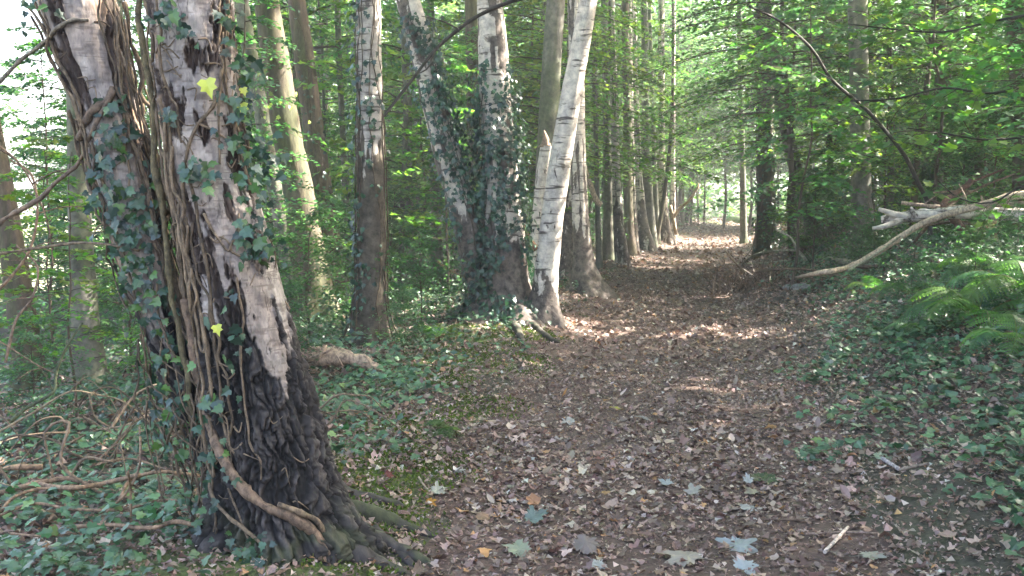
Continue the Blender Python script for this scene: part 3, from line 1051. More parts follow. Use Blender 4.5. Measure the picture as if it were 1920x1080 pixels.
# ---- trees standing along the left side of the path and behind ---------------------------------
def climbing(name, label, W, Rr, z0, z1, n, side=None, size=.055, group=None, stems=4, seed=0, cols=IVY_COLS[:3], lift=.07):
    o0 = np.array([W[0][0], W[0][1], float(gz(W[0][0], W[0][1]))])
    t = thing(name, label, 'ivy', o0, group)
    z = z0 + (z1 * (1.35 if z0 < .2 else 1) - z0) * (rng.beta(1, 1.7, n) if z0 < .2 else rng.random(n)) + o0[2]
    a = rng.uniform(0, 2 * math.pi, n) if side is None else rng.normal(side, .9, n)
    R = np.interp(z, W[:, 2], Rr)
    nn = fbm(np.cos(a) * 2, np.sin(a) * 2, z * 1.7, seed, 2)
    keep = nn > .38
    z, a, R = z[keep], a[keep], R[keep]
    n = len(z)
    off = R * 1.05 + np.abs(rng.normal(0, lift, n)) + .1 * np.exp(-(z - o0[2]) / .2) + .02
    P = np.stack([np.interp(z, W[:, 2], W[:, 0]) + np.cos(a) * off, np.interp(z, W[:, 2], W[:, 1]) + np.sin(a) * off, z], 1) - o0
    nr = np.stack([np.cos(a), np.sin(a), np.full(n, .35)], 1) + rng.normal(0, .4, (n, 3))
    tip = np.stack([rng.normal(0, .6, n), rng.normal(0, .6, n), -np.ones(n)], 1)
    ac = Acc()
    scatter(ac, T_IVY, P, basis(nr, tip), rng.uniform(.7, 1.3, n) * size, pick(cols, [1] * len(cols), n, .35))
    f = obj('foliage', ac.mesh('foliage', M_IVY, False), t, 'stuff')
    for k in range(stems):
        zz = np.arange(-.05, z1 * rng.uniform(.7, 1), .15)
        th = (side if side is not None else -1.57) + rng.normal(0, .8) + np.cumsum(rng.normal(0, .12, len(zz)))
        Rk = np.interp(zz + o0[2], W[:, 2], Rr) * 1.04 + .015 + .15 * np.exp(-zz / .15)
        Q = np.stack([np.interp(zz + o0[2], W[:, 2], W[:, 0]) + np.cos(th) * Rk, np.interp(zz + o0[2], W[:, 2], W[:, 1]) + np.sin(th) * Rk, zz + o0[2]], 1) - o0
        V, F = tube(Q, np.linspace(.008, .004, len(Q)), 5, .1, .2, k)
        obj('vine_stem', mesh('vine_stem', V, F, VINE_C * .5, M_WOOD), t)
    return t

# leaning beech with a strip of sun
t, W, Rr, _ = make_tree('beech_tree', 'smooth brown beech stem leaning left with a bright strip of sun on it', 'tree',
    [(592, 600, 78), (578, 480, 66), (560, 360, 58), (538, 250, 54), (518, 120, 52), (500, 0, 46), (488, -120, 44)], 'brown', depth=13.4, seed=3, H=13)
climbing('climbing_ivy', 'sunlit yellow-green ivy sprig on the leaning beech stem', W, Rr, 2.2, 3.1, 60, side=-2.3, size=.06, seed=4, cols=[(.16, .22, .03)], stems=1)
t, W, Rr, _ = make_tree('dark_tree', 'dark ivy-flecked trunk leaning left just behind the sunlit beech stem', 'tree',
    [(640, 590, 46), (622, 480, 44), (602, 360, 42), (585, 220, 38), (568, 90, 36), (556, 0, 32), (548, -100, 32)], 'brown', depth=15.2, seed=14, H=12)
climbing('climbing_ivy', 'fine ivy flecking the dark leaning trunk behind the sunlit beech', W, Rr, .3, 5, 420, size=.05, seed=6)
t, W, Rr, _ = make_tree('slim_tree', 'pale slim stem pressed against the left of the sunlit beech', 'tree',
    [(556, 590, 34), (540, 480, 32), (512, 330, 30), (488, 200, 28), (462, 60, 28), (445, -60, 26)], 'grey', depth=14.2, seed=15, H=11)
t, W, Rr, _ = make_tree('birch_tree', 'straight trunk with pale top and brown lower bark, ivy on its left edge', 'tree',
    [(694, 648, 66), (695, 560, 55), (697, 440, 53), (695, 300, 50), (693, 150, 48), (691, 0, 44), (690, -100, 42)], 'birchbrown', seed=8, H=13, flare=.3, rug=1.75)
climbing('climbing_ivy', 'dark ivy down the left edge of the straight brown trunk', W, Rr, .0, 4.2, 520, side=-2.6, size=.055, seed=9, lift=.05)
climbing('climbing_ivy', 'thin ivy over the front of the straight brown trunk', W, Rr, 1.4, 4.2, 160, side=-1.5, size=.05, seed=10, lift=.03)
# ivy clump: leaning birch and upright birch
t, W, Rr, _ = make_tree('birch_tree', 'white birch leaning left out of the ivy-covered clump', 'tree',
    [(935, 622, 70), (905, 520, 60), (878, 420, 58), (848, 320, 54), (822, 220, 50), (795, 110, 48), (765, 0, 46), (742, -90, 44)], 'birch', depth=12.45, seed=21, H=12, rug=1.2)
climbing('climbing_ivy', 'thick dark ivy on the white birch leaning left', W, Rr, .4, 3.4, 1200, size=.06, seed=22, side=-1.0)
t, W, Rr, _ = make_tree('birch_tree', 'upright white birch whose foot is wrapped in ivy beside the path', 'tree',
    [(945, 628, 128), (940, 560, 100), (940, 450, 84), (938, 330, 68), (930, 200, 58), (924, 90, 54), (918, 0, 48), (914, -90, 46)], 'birch', depth=12.5, seed=24, H=14, flare=.7, rug=.9)
climbing('climbing_ivy', 'dense ivy sleeve round the foot of the upright white birch', W, Rr, .0, 2.1, 3900, size=.06, seed=26, stems=5)
climbing('climbing_ivy', 'loose ivy trailing up the middle of the upright white birch', W, Rr, 1.9, 2.9, 260, size=.06, seed=27, side=-2.0)
# big roots of that birch
E0 = np.array([W[0][0], W[0][1], gz(W[0][0], W[0][1])])
for pp, rr in (([(975, 585), (1000, 615), (1030, 640), (1050, 648)], [.08, .045, .03, .008]), ([(960, 600), (975, 635), (985, 655)], [.06, .035, .008])):
    Q = []
    for i_, q in enumerate(pp):
        h = hit(*q) if i_ else at(q[0], q[1], E0[1] - .1)
        h[2] += .03 if i_ else 0
        Q.append(h)
    V, F = tube(np.array(Q), rr, 12, .03, .5, 3, fr=12)
    obj('root', mesh('root', V - E0, F, np.array([.06, .052, .042]), M_BROWN), t)
# brown trunk behind, between
t, W, Rr, _ = make_tree('slim_tree', 'brown stem showing between the leaning and the upright birch', 'tree',
    [(900, 560, 26), (893, 400, 26), (888, 200, 25), (884, 0, 24), (882, -80, 24)], 'brown', depth=17, seed=31, H=12)
t, W, Rr, _ = make_tree('beech_tree', 'smooth grey beech standing behind the white leaning birch', 'tree',
    [(1004, 560, 44), (1012, 450, 38), (1022, 330, 36), (1030, 200, 37), (1036, 90, 35), (1042, 0, 34), (1046, -90, 34)], 'grey', depth=16.5, seed=33, H=14, flare=.3)
t, W, Rr, _ = make_tree('birch_tree', 'bright white birch leaning right with black lenticels', 'tree',
    [(1020, 604, 56), (1022, 540, 44), (1034, 420, 42), (1048, 320, 42), (1064, 220, 40), (1080, 130, 36), (1096, 40, 34), (1108, -60, 34)], 'birch', seed=35, H=13, rug=.45, flare=.45, rmax=.8)
t, W, Rr, _ = make_tree('birch_snag', 'broken-topped dead birch stub left of the bright white birch', 'stump',
    [(1006, 560, 34), (1008, 460, 28), (1014, 380, 27), (1020, 320, 27), (1027, 268, 25)], 'birch', depth=14.8, seed=37, H=3, crown=False, rug=.1, flare=.3)
_t = W[-1]
V, F = tube([_t + [-.02, 0, -.05], _t + [-.03, 0, .04], _t + [-.05, .02, .17]], [.085, .05, .006], 9, .02, .8, 2)
obj('splintered_top', mesh('splintered_top', V - np.array(t.location), F, np.array([.20, .14, .10]), M_WOOD), t)
t, W, Rr, _ = make_tree('birch_tree', 'slender white birch with blackened foot behind the leaning white birch', 'tree',
    [(1103, 552, 62), (1094, 490, 36), (1088, 400, 31), (1083, 280, 30), (1082, 150, 28), (1078, 0, 27), (1076, -80, 27)], 'birch', seed=39, H=13, rug=.9, flare=.6, rmax=.9)
t, W, Rr, _ = make_tree('birch_tree', 'thin birch squeezed between the two white birches', 'tree',
    [(1062, 545, 38), (1062, 470, 24), (1066, 380, 20), (1072, 250, 18), (1072, 0, 16)], 'birch', depth=18.5, seed=40, H=11, rug=1.6, flare=.3, rmax=.66)
for k, (pts, d, lab) in enumerate([([(772, 520, 18), (768, 380, 13), (766, 200, 12), (762, 0, 12)], 19, 'thin pale stem between the straight brown trunk and the leaning birch'),
    ([(820, 540, 26), (818, 430, 19), (812, 250, 17), (806, 0, 16)], 20, 'grey stem behind the leaning white birch'), ([(655, 560, 16), (650, 400, 12), (640, 200, 11), (632, 0, 11)], 18, 'thin stem just left of the straight brown trunk'),
    ([(170, 760, 62), (160, 600, 48), (150, 420, 42), (146, 250, 38), (140, 60, 34)], 9.0, 'grey trunk half hidden behind the leaning left stem of the old birch'),
    ([(60, 760, 60), (45, 620, 50), (25, 480, 46), (0, 330, 42), (-30, 160, 40)], 9.5, 'brown sun-flecked trunk at the left edge leaning out of view'),
    ([(245, 640, 22), (232, 450, 16), (228, 250, 15), (224, 50, 14)], 13, 'thin stem showing between the two stems of the old birch')]):
    make_tree('slim_tree', lab, 'tree', pts, 'brown' if k == 4 else 'grey', depth=d, seed=140 + k, H=12, flare=.2, nseg=18)
# branch across the clump
o = thing('broken_branch', 'brown branch stub leaning behind the ivy-clad birch foot', 'branch', at(975, 420, 14.4))
V, F = tube([at(968, 412, 14.4), at(985, 440, 14.2), at(1003, 468, 14.1)], [.05, .045, .05], 7, .06, .3, 1)
obj('wood', mesh('wood', V - np.array(o.location), F, np.array([.14, .075, .045]), M_WOOD), o)
# the row that runs away along the path
ROW = [
    ('grey', [(1140, 490, 26), (1140, 380, 20), (1138, 200, 19), (1134, 0, 18)], 'slim grey trunk first in the row beyond the white birches'),
    ('birch', [(1168, 497, 40), (1160, 420, 24), (1155, 300, 19), (1150, 150, 17), (1146, 0, 15)], 'rough-footed birch beside the slim grey trunk in the path row'),
    ('brown', [(1182, 478, 30), (1178, 380, 20), (1176, 200, 18), (1172, 0, 16)], 'brown trunk behind the rough-footed birch in the path row'),
    ('birch', [(1215, 470, 44), (1205, 420, 26), (1196, 330, 20), (1190, 150, 17), (1186, 0, 15)], 'scarred birch leaning left midway down the path row'),
    ('grey', [(1222, 462, 24), (1212, 300, 18), (1210, 150, 16), (1208, 0, 15)], 'grey trunk just behind the scarred birch in the path row'),
    ('birch', [(1250, 456, 40), (1243, 400, 24), (1240, 300, 17), (1240, 180, 15), (1240, 0, 14)], 'dark-footed birch at the edge of the sunlit patch'),
    ('brown', [(1228, 462, 14), (1240, 400, 9), (1250, 330, 9), (1258, 250, 8)], 'thin dark stem leaning over the dark-footed birch'),
    ('grey', [(1152, 486, 12), (1150, 350, 10), (1146, 150, 9), (1143, 0, 9)], 'thin pale pole between the first two row trunks'),
    ('birch', [(1192, 474, 15), (1186, 350, 12), (1182, 150, 11), (1180, 0, 10)], 'thin whitish stem beside the brown row trunk'),
    ('grey', [(1233, 458, 12), (1228, 330, 10), (1222, 150, 9), (1218, 0, 8)], 'thin pole between the scarred and the dark-footed birch'),
    ('birch', [(1262, 445, 13), (1262, 330, 10), (1262, 150, 9), (1264, 0, 8)], 'thin pale stem just past the dark-footed birch'),
    ('grey', [(1124, 505, 13), (1120, 380, 11), (1116, 200, 10), (1112, 0, 9)], 'thin pole right behind the black-footed slender birch'),
    ('brown', [(1276, 425, 20), (1278, 340, 12), (1284, 240, 10), (1290, 120, 9)], 'dark forked stem beyond the sunlit patch'),
    ('brown', [(1285, 420, 14), (1296, 350, 10), (1298, 260, 9), (1300, 120, 8)], 'dark curved stem right of the dark forked stem'),
]
for k, (stl, pts, lab) in enumerate(ROW):
    pts = [(pts[0][0], pts[0][1], pts[1][2] * 1.1)] + [(a_, b_, c_ * .85) for a_, b_, c_ in pts[1:]]
    t, W, Rr, _ = make_tree('birch_tree' if stl == 'birch' else 'slim_tree', lab, 'tree', pts, stl, seed=60 + 3 * k, H=13, rug=1.3, flare=.2, nseg=18, cn=1000, rmax=.60)
# pale fallen limbs in the sun at the end of the row
for k, (pp, w, lab) in enumerate([
    ([(1268, 440), (1262, 410), (1256, 385)], .05, 'sunlit forked limb leaning at the edge of the sunlit path patch'),
    ([(1262, 410), (1275, 390), (1290, 378), (1312, 345)], .04, 'dead limb reaching up right from the sunlit patch'),
    ([(1090, 300), (1102, 335), (1118, 375), (1128, 385)], .045, 'pale bare limb slanting down behind the slender white birch')]):
    d = 31 if k < 2 else 18
    Q = np.array([at(a_, b_, d) for a_, b_ in pp])
    o = thing('dead_limb', lab, 'branch', Q[0])
    V, F = tube(Q, [w] * len(Q), 7, .15, .3, k)
    obj('wood', mesh('wood', V - Q[0], F, np.array([.38, .30, .22]), M_WOOD), o)

# ---- right side --------------------------------------------------------------------------------
RT = [
    ('grey', 'slim_tree', [(1535, 452, 36), (1515, 390, 27), (1490, 310, 25), (1470, 220, 24), (1455, 130, 22), (1442, 50, 20), (1428, -60, 20)], None, 'slim olive-grey trunk that leans left and kinks near its foot', .4),
    ('brown', 'dark_tree', [(1437, 440, 38), (1436, 330, 32), (1436, 200, 30), (1432, 60, 28), (1430, -60, 27)], 24.0, 'upright ivy-clad trunk left of the kinked slim trunk', .3),
    ('grey', 'beech_tree', [(1621, 458, 46), (1616, 380, 38), (1613, 260, 35), (1610, 120, 35), (1608, 0, 36), (1606, -80, 36)], None, 'straight tall trunk behind the broken end of the fallen birch log', .3),
    ('brown', 'slim_tree', [(1752, 380, 28), (1758, 290, 22), (1762, 180, 20), (1764, 60, 18), (1766, -60, 18)], 19.0, 'reddish brown trunk rising behind the fallen log', .3),
    ('brown', 'slim_tree', [(1776, 362, 15), (1776, 240, 12), (1778, 120, 10)], 21.0, 'thin dark stem just right of the reddish brown trunk', .2),
    ('brown', 'dark_tree', [(1728, 330, 40), (1726, 240, 36), (1722, 130, 32), (1715, 20, 30), (1712, -60, 30)], 30.0, 'dark ivy-covered trunk far behind the reddish brown one', .3),
    ('brown', 'beech_tree', [(1926, 420, 46), (1920, 300, 40), (1912, 150, 37), (1902, 0, 35), (1896, -80, 35)], 15.0, 'dark trunk cut by the right edge of the view', .3),
    ('grey', 'slim_tree', [(1680, 350, 22), (1690, 200, 20), (1700, 60, 20), (1702, -60, 20)], 34.0, 'grey trunk far back between the straight and the ivy-covered trunk', .2),
    ('grey', 'slim_tree', [(1793, 330, 22), (1795, 200, 20), (1790, 60, 20), (1788, -60, 20)], 32.0, 'pale trunk far back right of the thin dark stem', .2),
    ('grey', 'slim_tree', [(1636, 380, 18), (1634, 200, 15), (1630, 60, 14)], 26.0, 'paler twin showing right behind the straight tall trunk', .2),
    ('brown', 'slim_tree', [(1560, 420, 16), (1556, 300, 12), (1548, 150, 11), (1545, 0, 11)], 22.0, 'thin dark stem left of the straight tall trunk', .2),
    ('grey', 'slim_tree', [(1668, 400, 14), (1672, 250, 11), (1668, 100, 10), (1664, 0, 10)], 20.0, 'thin grey pole right of the straight tall trunk', .2),
    ('brown', 'slim_tree', [(1838, 380, 18), (1832, 240, 14), (1822, 100, 13), (1816, 0, 12)], 20.0, 'slender brown trunk leaning left above the white log', .2),
    ('grey', 'slim_tree', [(1395, 430, 14), (1392, 300, 10), (1388, 150, 9), (1386, 0, 9)], 33.0, 'slender pole beside the far bend of the path', .2),
    ('grey', 'slim_tree', [(1862, 350, 16), (1858, 200, 14), (1856, 0, 13)], 27.0, 'thin grey stem between the pale trunk and the dark edge trunk', .2),
]
for k, (stl, nm, pts, d, lab, fl) in enumerate(RT):
    t, W, Rr, _ = make_tree(nm, lab, 'tree', pts, stl, depth=d, seed=100 + 7 * k, H=13, flare=fl, nseg=22)
    if 'upright ivy-clad' in lab:
        climbing('climbing_ivy', 'fine dark ivy up the upright trunk left of the kinked trunk', W, Rr, .1, 6, 1100, size=.07, seed=k)
    if 'ivy-covered' in lab and 'dark ivy' in lab:
        climbing('climbing_ivy', 'dark ivy coat on the far trunk behind the fallen log', W, Rr, .5, 8, 1000, size=.10, seed=k)
    if k == 2:
        climbing('climbing_ivy', 'few ivy leaves on the right edge of the straight tall trunk', W, Rr, .0, 1.0, 90, side=-.2, size=.05, seed=k)

# ---------------------------------------------------------------- understorey: saplings, shrubs, far trees
def sapling(seed, H, nb, z_first, blen, lsize, r0, tw=8, lpt=7, elev=.35, T=T_Q, cols=GREENS, w=(3, 4, 2, 2), tree=False):
    g = np.random.default_rng(seed)
    zz = np.linspace(0, H, 9)
    X = np.cumsum(g.normal(0, .035 * H / 4, 9)); Y = np.cumsum(g.normal(0, .035 * H / 4, 9))
    X -= X[0]; Y -= Y[0]
    st = np.stack([X, Y, zz], 1)
    st[0, 2] = -.15
    wood = Acc()
    V, F = tube(st, np.linspace(r0, r0 * .2, 9), 8 if tree else 6, .3, .15, seed, cap=False)
    wood.add(V, F, GREYC * g.uniform(.6, 1.1) if tree else BROWNC * .9)
    LPs, LN, LT = [], [], []
    for k in range(nb):
        t = (k + g.uniform(0, 1)) / nb
        z = z_first + (H - z_first) * t
        L = blen * (1 - .65 * t) * g.uniform(.6, 1.15)
        az = k * 2.399 + g.normal(0, .4)
        b = np.array([np.interp(z, zz, X), np.interp(z, zz, Y), z])
        s = np.linspace(0, 1, 6)
        el = elev * g.uniform(.5, 1.4)
        dz = L * (el * s - .38 * s * s)
        bend = g.normal(0, .25)
        pts = b + np.stack([np.cos(az + bend * s) * L * s, np.sin(az + bend * s) * L * s, dz], 1)
        V, F = tube(pts, np.linspace(r0 * .28, r0 * .06, 6), 4, .4, 0, cap=False)
        wood.add(V, F, BROWNC * .7)
        d2 = np.array([math.cos(az), math.sin(az), 0])
        pn = np.array([g.normal(0, .22), g.normal(0, .22), 1])
        for j in range(tw):
            sj = .2 + .8 * (j + g.uniform(0, .8)) / tw
            q = np.array([np.interp(sj, s, pts[:, i]) for i in range(3)])
            sd = 1 if j % 2 else -1
            ta = az + bend * sj + sd * g.uniform(.5, 1.1)
            tl = L * .45 * (1.1 - .6 * sj) * g.uniform(.7, 1.2)
            td = np.array([math.cos(ta), math.sin(ta), g.normal(-.05, .12)])
            n = lpt
            f = (np.arange(n) + .6) / n
            LPp = q + td * (f * tl)[:, None] + g.normal(0, .02, (n, 3)) - np.array([0, 0, 1]) * (f * f * tl * .25)[:, None]
            la = ta + np.where(np.arange(n) % 2, .8, -.8) + g.normal(0, .25, n)
            LPs.append(LPp)
            LT.append(np.stack([np.cos(la), np.sin(la), g.normal(-.25, .2, n)], 1))
            LN.append(pn + g.normal(0, .28, (n, 3)))
            if T is T_MAPLE or tree is False:
                V, F = tube([q, q + td * tl * .9 - np.array([0, 0, tl * .2])], [r0 * .07, .002], 3, 1, 0, cap=False)
                wood.add(V, F, BROWNC * .6)
    P = np.vstack(LPs); Nn = np.vstack(LN); Tt = np.vstack(LT)
    ac = Acc()
    scatter(ac, T, P, basis(Nn, Tt), g.uniform(.7, 1.25, len(P)) * lsize, pick(cols, w, len(P)))
    return wood.mesh('stem', M_GREY if tree else M_BROWN), ac.mesh('foliage', M_LEAF, False)

VAR = {}
def variant(key, name, **k):
    VAR[key] = (name, *sapling(**k))
LIME = [(.075, .155, .028), (.10, .18, .03), (.055, .125, .03), (.13, .17, .03)]
DEEP = [(.042, .092, .048), (.052, .112, .052), (.042, .085, .052), (.065, .125, .045)]
variant('hazel1', 'hazel_sapling', seed=1, H=4.6, nb=46, z_first=.5, blen=1.5, lsize=.085, r0=.028, tw=9, lpt=8)
variant('hazel2', 'hazel_sapling', seed=2, H=3.4, nb=40, z_first=.25, blen=1.3, lsize=.08, r0=.022, tw=9, lpt=8, cols=LIME)
variant('hazel3', 'hazel_sapling', seed=3, H=5.6, nb=50, z_first=1.0, blen=1.7, lsize=.085, r0=.035, tw=9, lpt=8)
variant('maple1', 'maple_sapling', seed=4, H=4.2, nb=24, z_first=.7, blen=1.3, lsize=.12, r0=.024, tw=6, lpt=4, T=T_MAPLE, cols=LIME)
variant('maple2', 'maple_sapling', seed=5, H=5.4, nb=30, z_first=1.2, blen=1.6, lsize=.12, r0=.03, tw=7, lpt=4, T=T_MAPLE)
variant('maple3', 'maple_sapling', seed=14, H=6.0, nb=40, z_first=1.3, blen=1.9, lsize=.13, r0=.034, tw=8, lpt=5, T=T_MAPLE, cols=LIME[:1] + GREENS[:3])
variant('arch1', 'hazel_sapling', seed=15, H=7.0, nb=60, z_first=1.8, blen=2.9, lsize=.10, r0=.05, tw=11, lpt=9, cols=LIME, elev=.25)
variant('arch2', 'hazel_sapling', seed=16, H=8.0, nb=64, z_first=2.4, blen=3.2, lsize=.10, r0=.055, tw=11, lpt=9, elev=.2)
variant('shrub1', 'leafy_shrub', seed=6, H=1.3, nb=40, z_first=.08, blen=.75, lsize=.05, r0=.014, tw=7, lpt=8, elev=.9, cols=DEEP)
variant('shrub2', 'leafy_shrub', seed=7, H=1.7, nb=42, z_first=.1, blen=.9, lsize=.055, r0=.016, tw=8, lpt=8, elev=.8, cols=DEEP)
variant('pole1', 'young_tree', seed=8, H=12, nb=64, z_first=2.4, blen=2.2, lsize=.11, r0=.07, tw=10, lpt=8, tree=True)
variant('pole2', 'young_tree', seed=9, H=13, nb=70, z_first=4.0, blen=2.4, lsize=.11, r0=.10, tw=10, lpt=8, tree=True, cols=LIME)
variant('pole3', 'young_tree', seed=10, H=11, nb=60, z_first=1.2, blen=2.0, lsize=.10, r0=.05, tw=10, lpt=8, tree=True)

VIS_TRUNK_PX = []
def put(key, x, y, s, label, group, cat, rz=None):
    name, wm, fm = VAR[key]
    z = float(gz(x, y))
    t = thing(name, label, cat, (x, y, z), group, rz if rz is not None else random.uniform(0, 6.28))
    t.scale = (s, s, s)
    obj('stem' if not name == 'young_tree' else 'trunk', wm, t)
    obj('foliage' if not name == 'young_tree' else 'crown', fm, t, 'stuff')
    return t

def near_shaft(x, y, r, z0, z1):
    zz = np.linspace(z0, z1, 12) + float(gz(x, y))
    P = np.stack([np.full(12, x), np.full(12, y), zz], 1)
    return in_shaft(P, r).any()

FRONT = [(545, 13.4), (590, 15.0), (695, 12.4), (850, 13), (935, 12.6), (1035, 15), (1090, 16.5), (1500, 17.5), (1615, 17.5), (1757, 19.0), (1905, 15)]
def hides(x, y, hw=58):
    p, _, _ = pxy(np.array([x, y, 1.5]))
    return any(abs(p[0] - a) < hw * 14 / y and y < b for a, b in FRONT)
def fill(n, xr, yr, keys, srange, label, group, cat, cond, mind, rsh=.6, ztop=6):
    pts = []
    tries = 0
    while len(pts) < n and tries < n * 60:
        tries += 1
        y = random.uniform(*yr); x = random.uniform(*xr) if not callable(xr) else xr(y)
        if not cond(x, y): continue
        if cat != 'shrub' and hides(x, y): continue
        if any((x - a) ** 2 + (y - b) ** 2 < mind * mind for a, b in pts): continue
        if near_shaft(x, y, rsh, .5, ztop): continue
        pts.append((x, y))
    for i, (x, y) in enumerate(pts):
        put(random.choice(keys), x, y, random.uniform(*srange), label, group, cat)
    return pts

uf = lambda x, y: x - float(xc(y))
vis = lambda x, y: abs(x) < .53 * y + 2.5
# left wood, behind the row
fill(60, (-16, 8), (14, 34), ['hazel1', 'hazel2', 'hazel3', 'maple1'], (.75, 1.15), 'leafy sapling in the undergrowth behind the row of trunks left of the path', 'saplings left of the path', 'sapling',
     lambda x, y: uf(x, y) < -2.3 - (.5 if y < 18 else 0) and vis(x, y) and x > -.5 * y - 2 and (x > -.27 * y or random.random() < .3), .95, 1.1)
fill(26, (-9, 8), (12.5, 30), ['shrub1', 'shrub2'], (.8, 1.3), 'low small-leaved shrub in the undergrowth left of the path', 'low shrubs left of the path', 'shrub',
     lambda x, y: uf(x, y) < -2.0 and vis(x, y), .9)
# far along both sides and over the end of the path
fill(70, (-14, 32), (32, 62), ['hazel3', 'hazel1', 'maple2', 'hazel2', 'arch1'], (1.0, 1.6), 'leafy sapling deep in the wood towards the end of the path', 'saplings deep in the wood', 'sapling',
     lambda x, y: (abs(uf(x, y)) > 1.9 or y > 46) and vis(x, y), 1.25, 2.7)
fill(36, (0, 18), (18, 52), ['arch1', 'arch2'], (.85, 1.15), 'tall spreading hazel arching over the path', 'hazels arching over the path', 'sapling',
     lambda x, y: (1.7 if y < 38 else 1.1) < abs(uf(x, y)) < 4.2 and vis(x, y), 1.6, 1.5, 8)
# right wood
fill(60, (3, 26), (14, 36), ['hazel2', 'maple1', 'maple3', 'hazel1', 'hazel2'], (.7, 1.15), 'leafy sapling among the trunks on the bank right of the path', 'saplings on the right bank', 'sapling',
     lambda x, y: uf(x, y) > 2.6 + (1.5 if y < 17 else 0) and vis(x, y), 1.0, 2.0)
fill(30, (3, 20), (15, 32), ['shrub1', 'shrub2'], (.7, 1.3), 'low small-leaved shrub on the bank right of the path', 'low shrubs on the right bank', 'shrub',
     lambda x, y: uf(x, y) > 2.0 and vis(x, y), .9)
# far young trees
fill(70, (-16, 40), (28, 66), ['pole1', 'pole2', 'pole3'], (.8, 1.2), 'slim young tree with leafy upper stem deep in the wood', 'young trees deep in the wood', 'tree',
     lambda x, y: (abs(uf(x, y)) > 2.4 or y > 54) and vis(x, y) and x > -.27 * y, 1.6, 1.5, 13)
fill(18, (-14, 6), (16, 30), ['pole1', 'pole3', 'pole2'], (.7, 1.0), 'slim young tree in the wood behind the left row of trunks', 'young trees left of the path', 'tree',
     lambda x, y: uf(x, y) < -3.6 and vis(x, y), 1.5, 1.4, 12)
fill(11, (6, 22), (19, 32), ['pole1', 'pole3', 'pole2'], (.7, 1.0), 'slim young tree on the bank right of the path', 'young trees on the right bank', 'tree',
     lambda x, y: uf(x, y) > 4.5 and vis(x, y), 1.7, 1.4, 12)
fill(16, (2.5, 8), (8.5, 16), ['shrub1', 'shrub2'], (.22, .42), 'seedling', 'low shrubs on the right bank', 'shrub', lambda x, y: uf(x, y) > 1.9 and vis(x, y) and not (4 < uf(x, y) < 6 and y < 10), .6)
for x, y, key, s_, lab in ((6.0, 11.0, 'maple3', .85, 'maple sapling spreading broad leaves over the white log'), (6.6, 12.6, 'maple3', 1.0, 'tall maple sapling behind the splayed limbs at the right edge'),
                           (3.9, 15.4, 'maple3', .7, 'maple sapling between the kinked slim trunk and the straight tall trunk'), (6.1, 15.6, 'maple3', .9, 'maple sapling just behind the broken log end')):
    put(key, x, y, s_, lab, None, 'sapling')
# trees added, mostly out of view, to keep the sun off the path
shade = []
for i in range(10):
    for j in range(11):
        x = -10 + i * 4.2 + random.uniform(-1.2, 1.2); y = -7 + j * 4.8 + random.uniform(-1.2, 1.2)
        if vis(x, y) and y > 0 and abs(x) < .5 * y + 1.2 and not (y > 31 and 9 < uf(x, y) < 20): continue
        if abs(uf(x, y)) < 2.2 or (y < 2 and x < 5): continue
        shade.append((x, y))
for k, (x, y) in enumerate(shade):
    z = float(gz(x, y))
    t = thing('shade_tree', 'tall broad-crowned tree added outside the view to shade the path', 'tree', (x, y, z), 'trees added for shade')
    W = [np.array([0, 0, 0.]), np.array([random.uniform(-.3, .3), random.uniform(-.3, .3), 5]), np.array([random.uniform(-.6, .6), random.uniform(-.6, .6), 10.5])]
    V, F = tube(W, [.17, .13, .05], 10, .6, .12, k)
    obj('trunk', mesh('trunk', V, F, BROWNC, M_BROWN), t)
    ac = Acc()
    crown_geo(ac, W[-1] - [0, 0, 1.2], 3.7, 6.0, (4400 if (4 < x < 19 and y < 11) else 2600 if (x > 7 and y < 15) else 900 if y > 31 else 350), k, .30, off=np.array([x, y, z]))
    obj('crown', ac.mesh('crown', M_LEAF, False), t, 'stuff')

# distant wood beyond
ac = Acc()
n = 60000
y = rng.uniform(58, 92, n); x = rng.uniform(-.26, .62, n) * y
z = rng.uniform(0, 1, n) * 15 - .6
cl = fbm(x * .4, y * .4, z * .5, 71, 3)
k = (cl > .41 + .10 * sstep(.28, .36, x / y))
P = np.stack([x, y, z], 1)[k]; n = len(P)
scatter(ac, T_Q, P, basis(rand_dir(n) * .7 + np.array([0, -.2, 1.]), rand_dir(n)), rng.uniform(.3, .62, n), pick(LIME + GREENS, (1,) * 8, n))
obj('distant_wood', ac.mesh('distant_wood', M_LEAF, False), kind='stuff')

# ---------------------------------------------------------------- big maple reaching in from the right
mx0 = np.array([4.7, 7.6, float(gz(4.7, 7.6))])
mt = thing('maple_tree', 'maple at the right edge reaching sprays of broad lobed leaves over the bank', 'tree', mx0)
V, F, c, m_ = trunk_geo([mx0, mx0 + [.1, 0, 2], mx0 + [0, .2, 5], mx0 + [-.2, .2, 9]], [.10, .085, .06, .03], 'grey', 5, 20)
obj('trunk', mesh('trunk', V - mx0, F, c, m_), mt)
MB_ = [([(2300, 20), (2100, -30), (1960, 20), (1860, 40), (1770, 60), (1680, 55), (1590, 45)], 7.4),
       ([(2300, 160), (2100, 120), (1960, 150), (1860, 175), (1770, 165), (1680, 185), (1580, 190), (1520, 200)], 7.8),
       ([(2300, 320), (2080, 240), (1940, 255), (1850, 262), (1770, 250), (1700, 240)], 8.2),
       ([(2280, 420), (2060, 340), (1930, 345), (1860, 380), (1800, 372), (1760, 340)], 8.6),
       ([(2200, -60), (2000, -90), (1800, -60), (1650, -30), (1520, -20), (1450, -10)], 7.9)]
MAP_C = [(.055, .125, .035), (.075, .15, .03), (.045, .10, .04), (.10, .17, .03)]
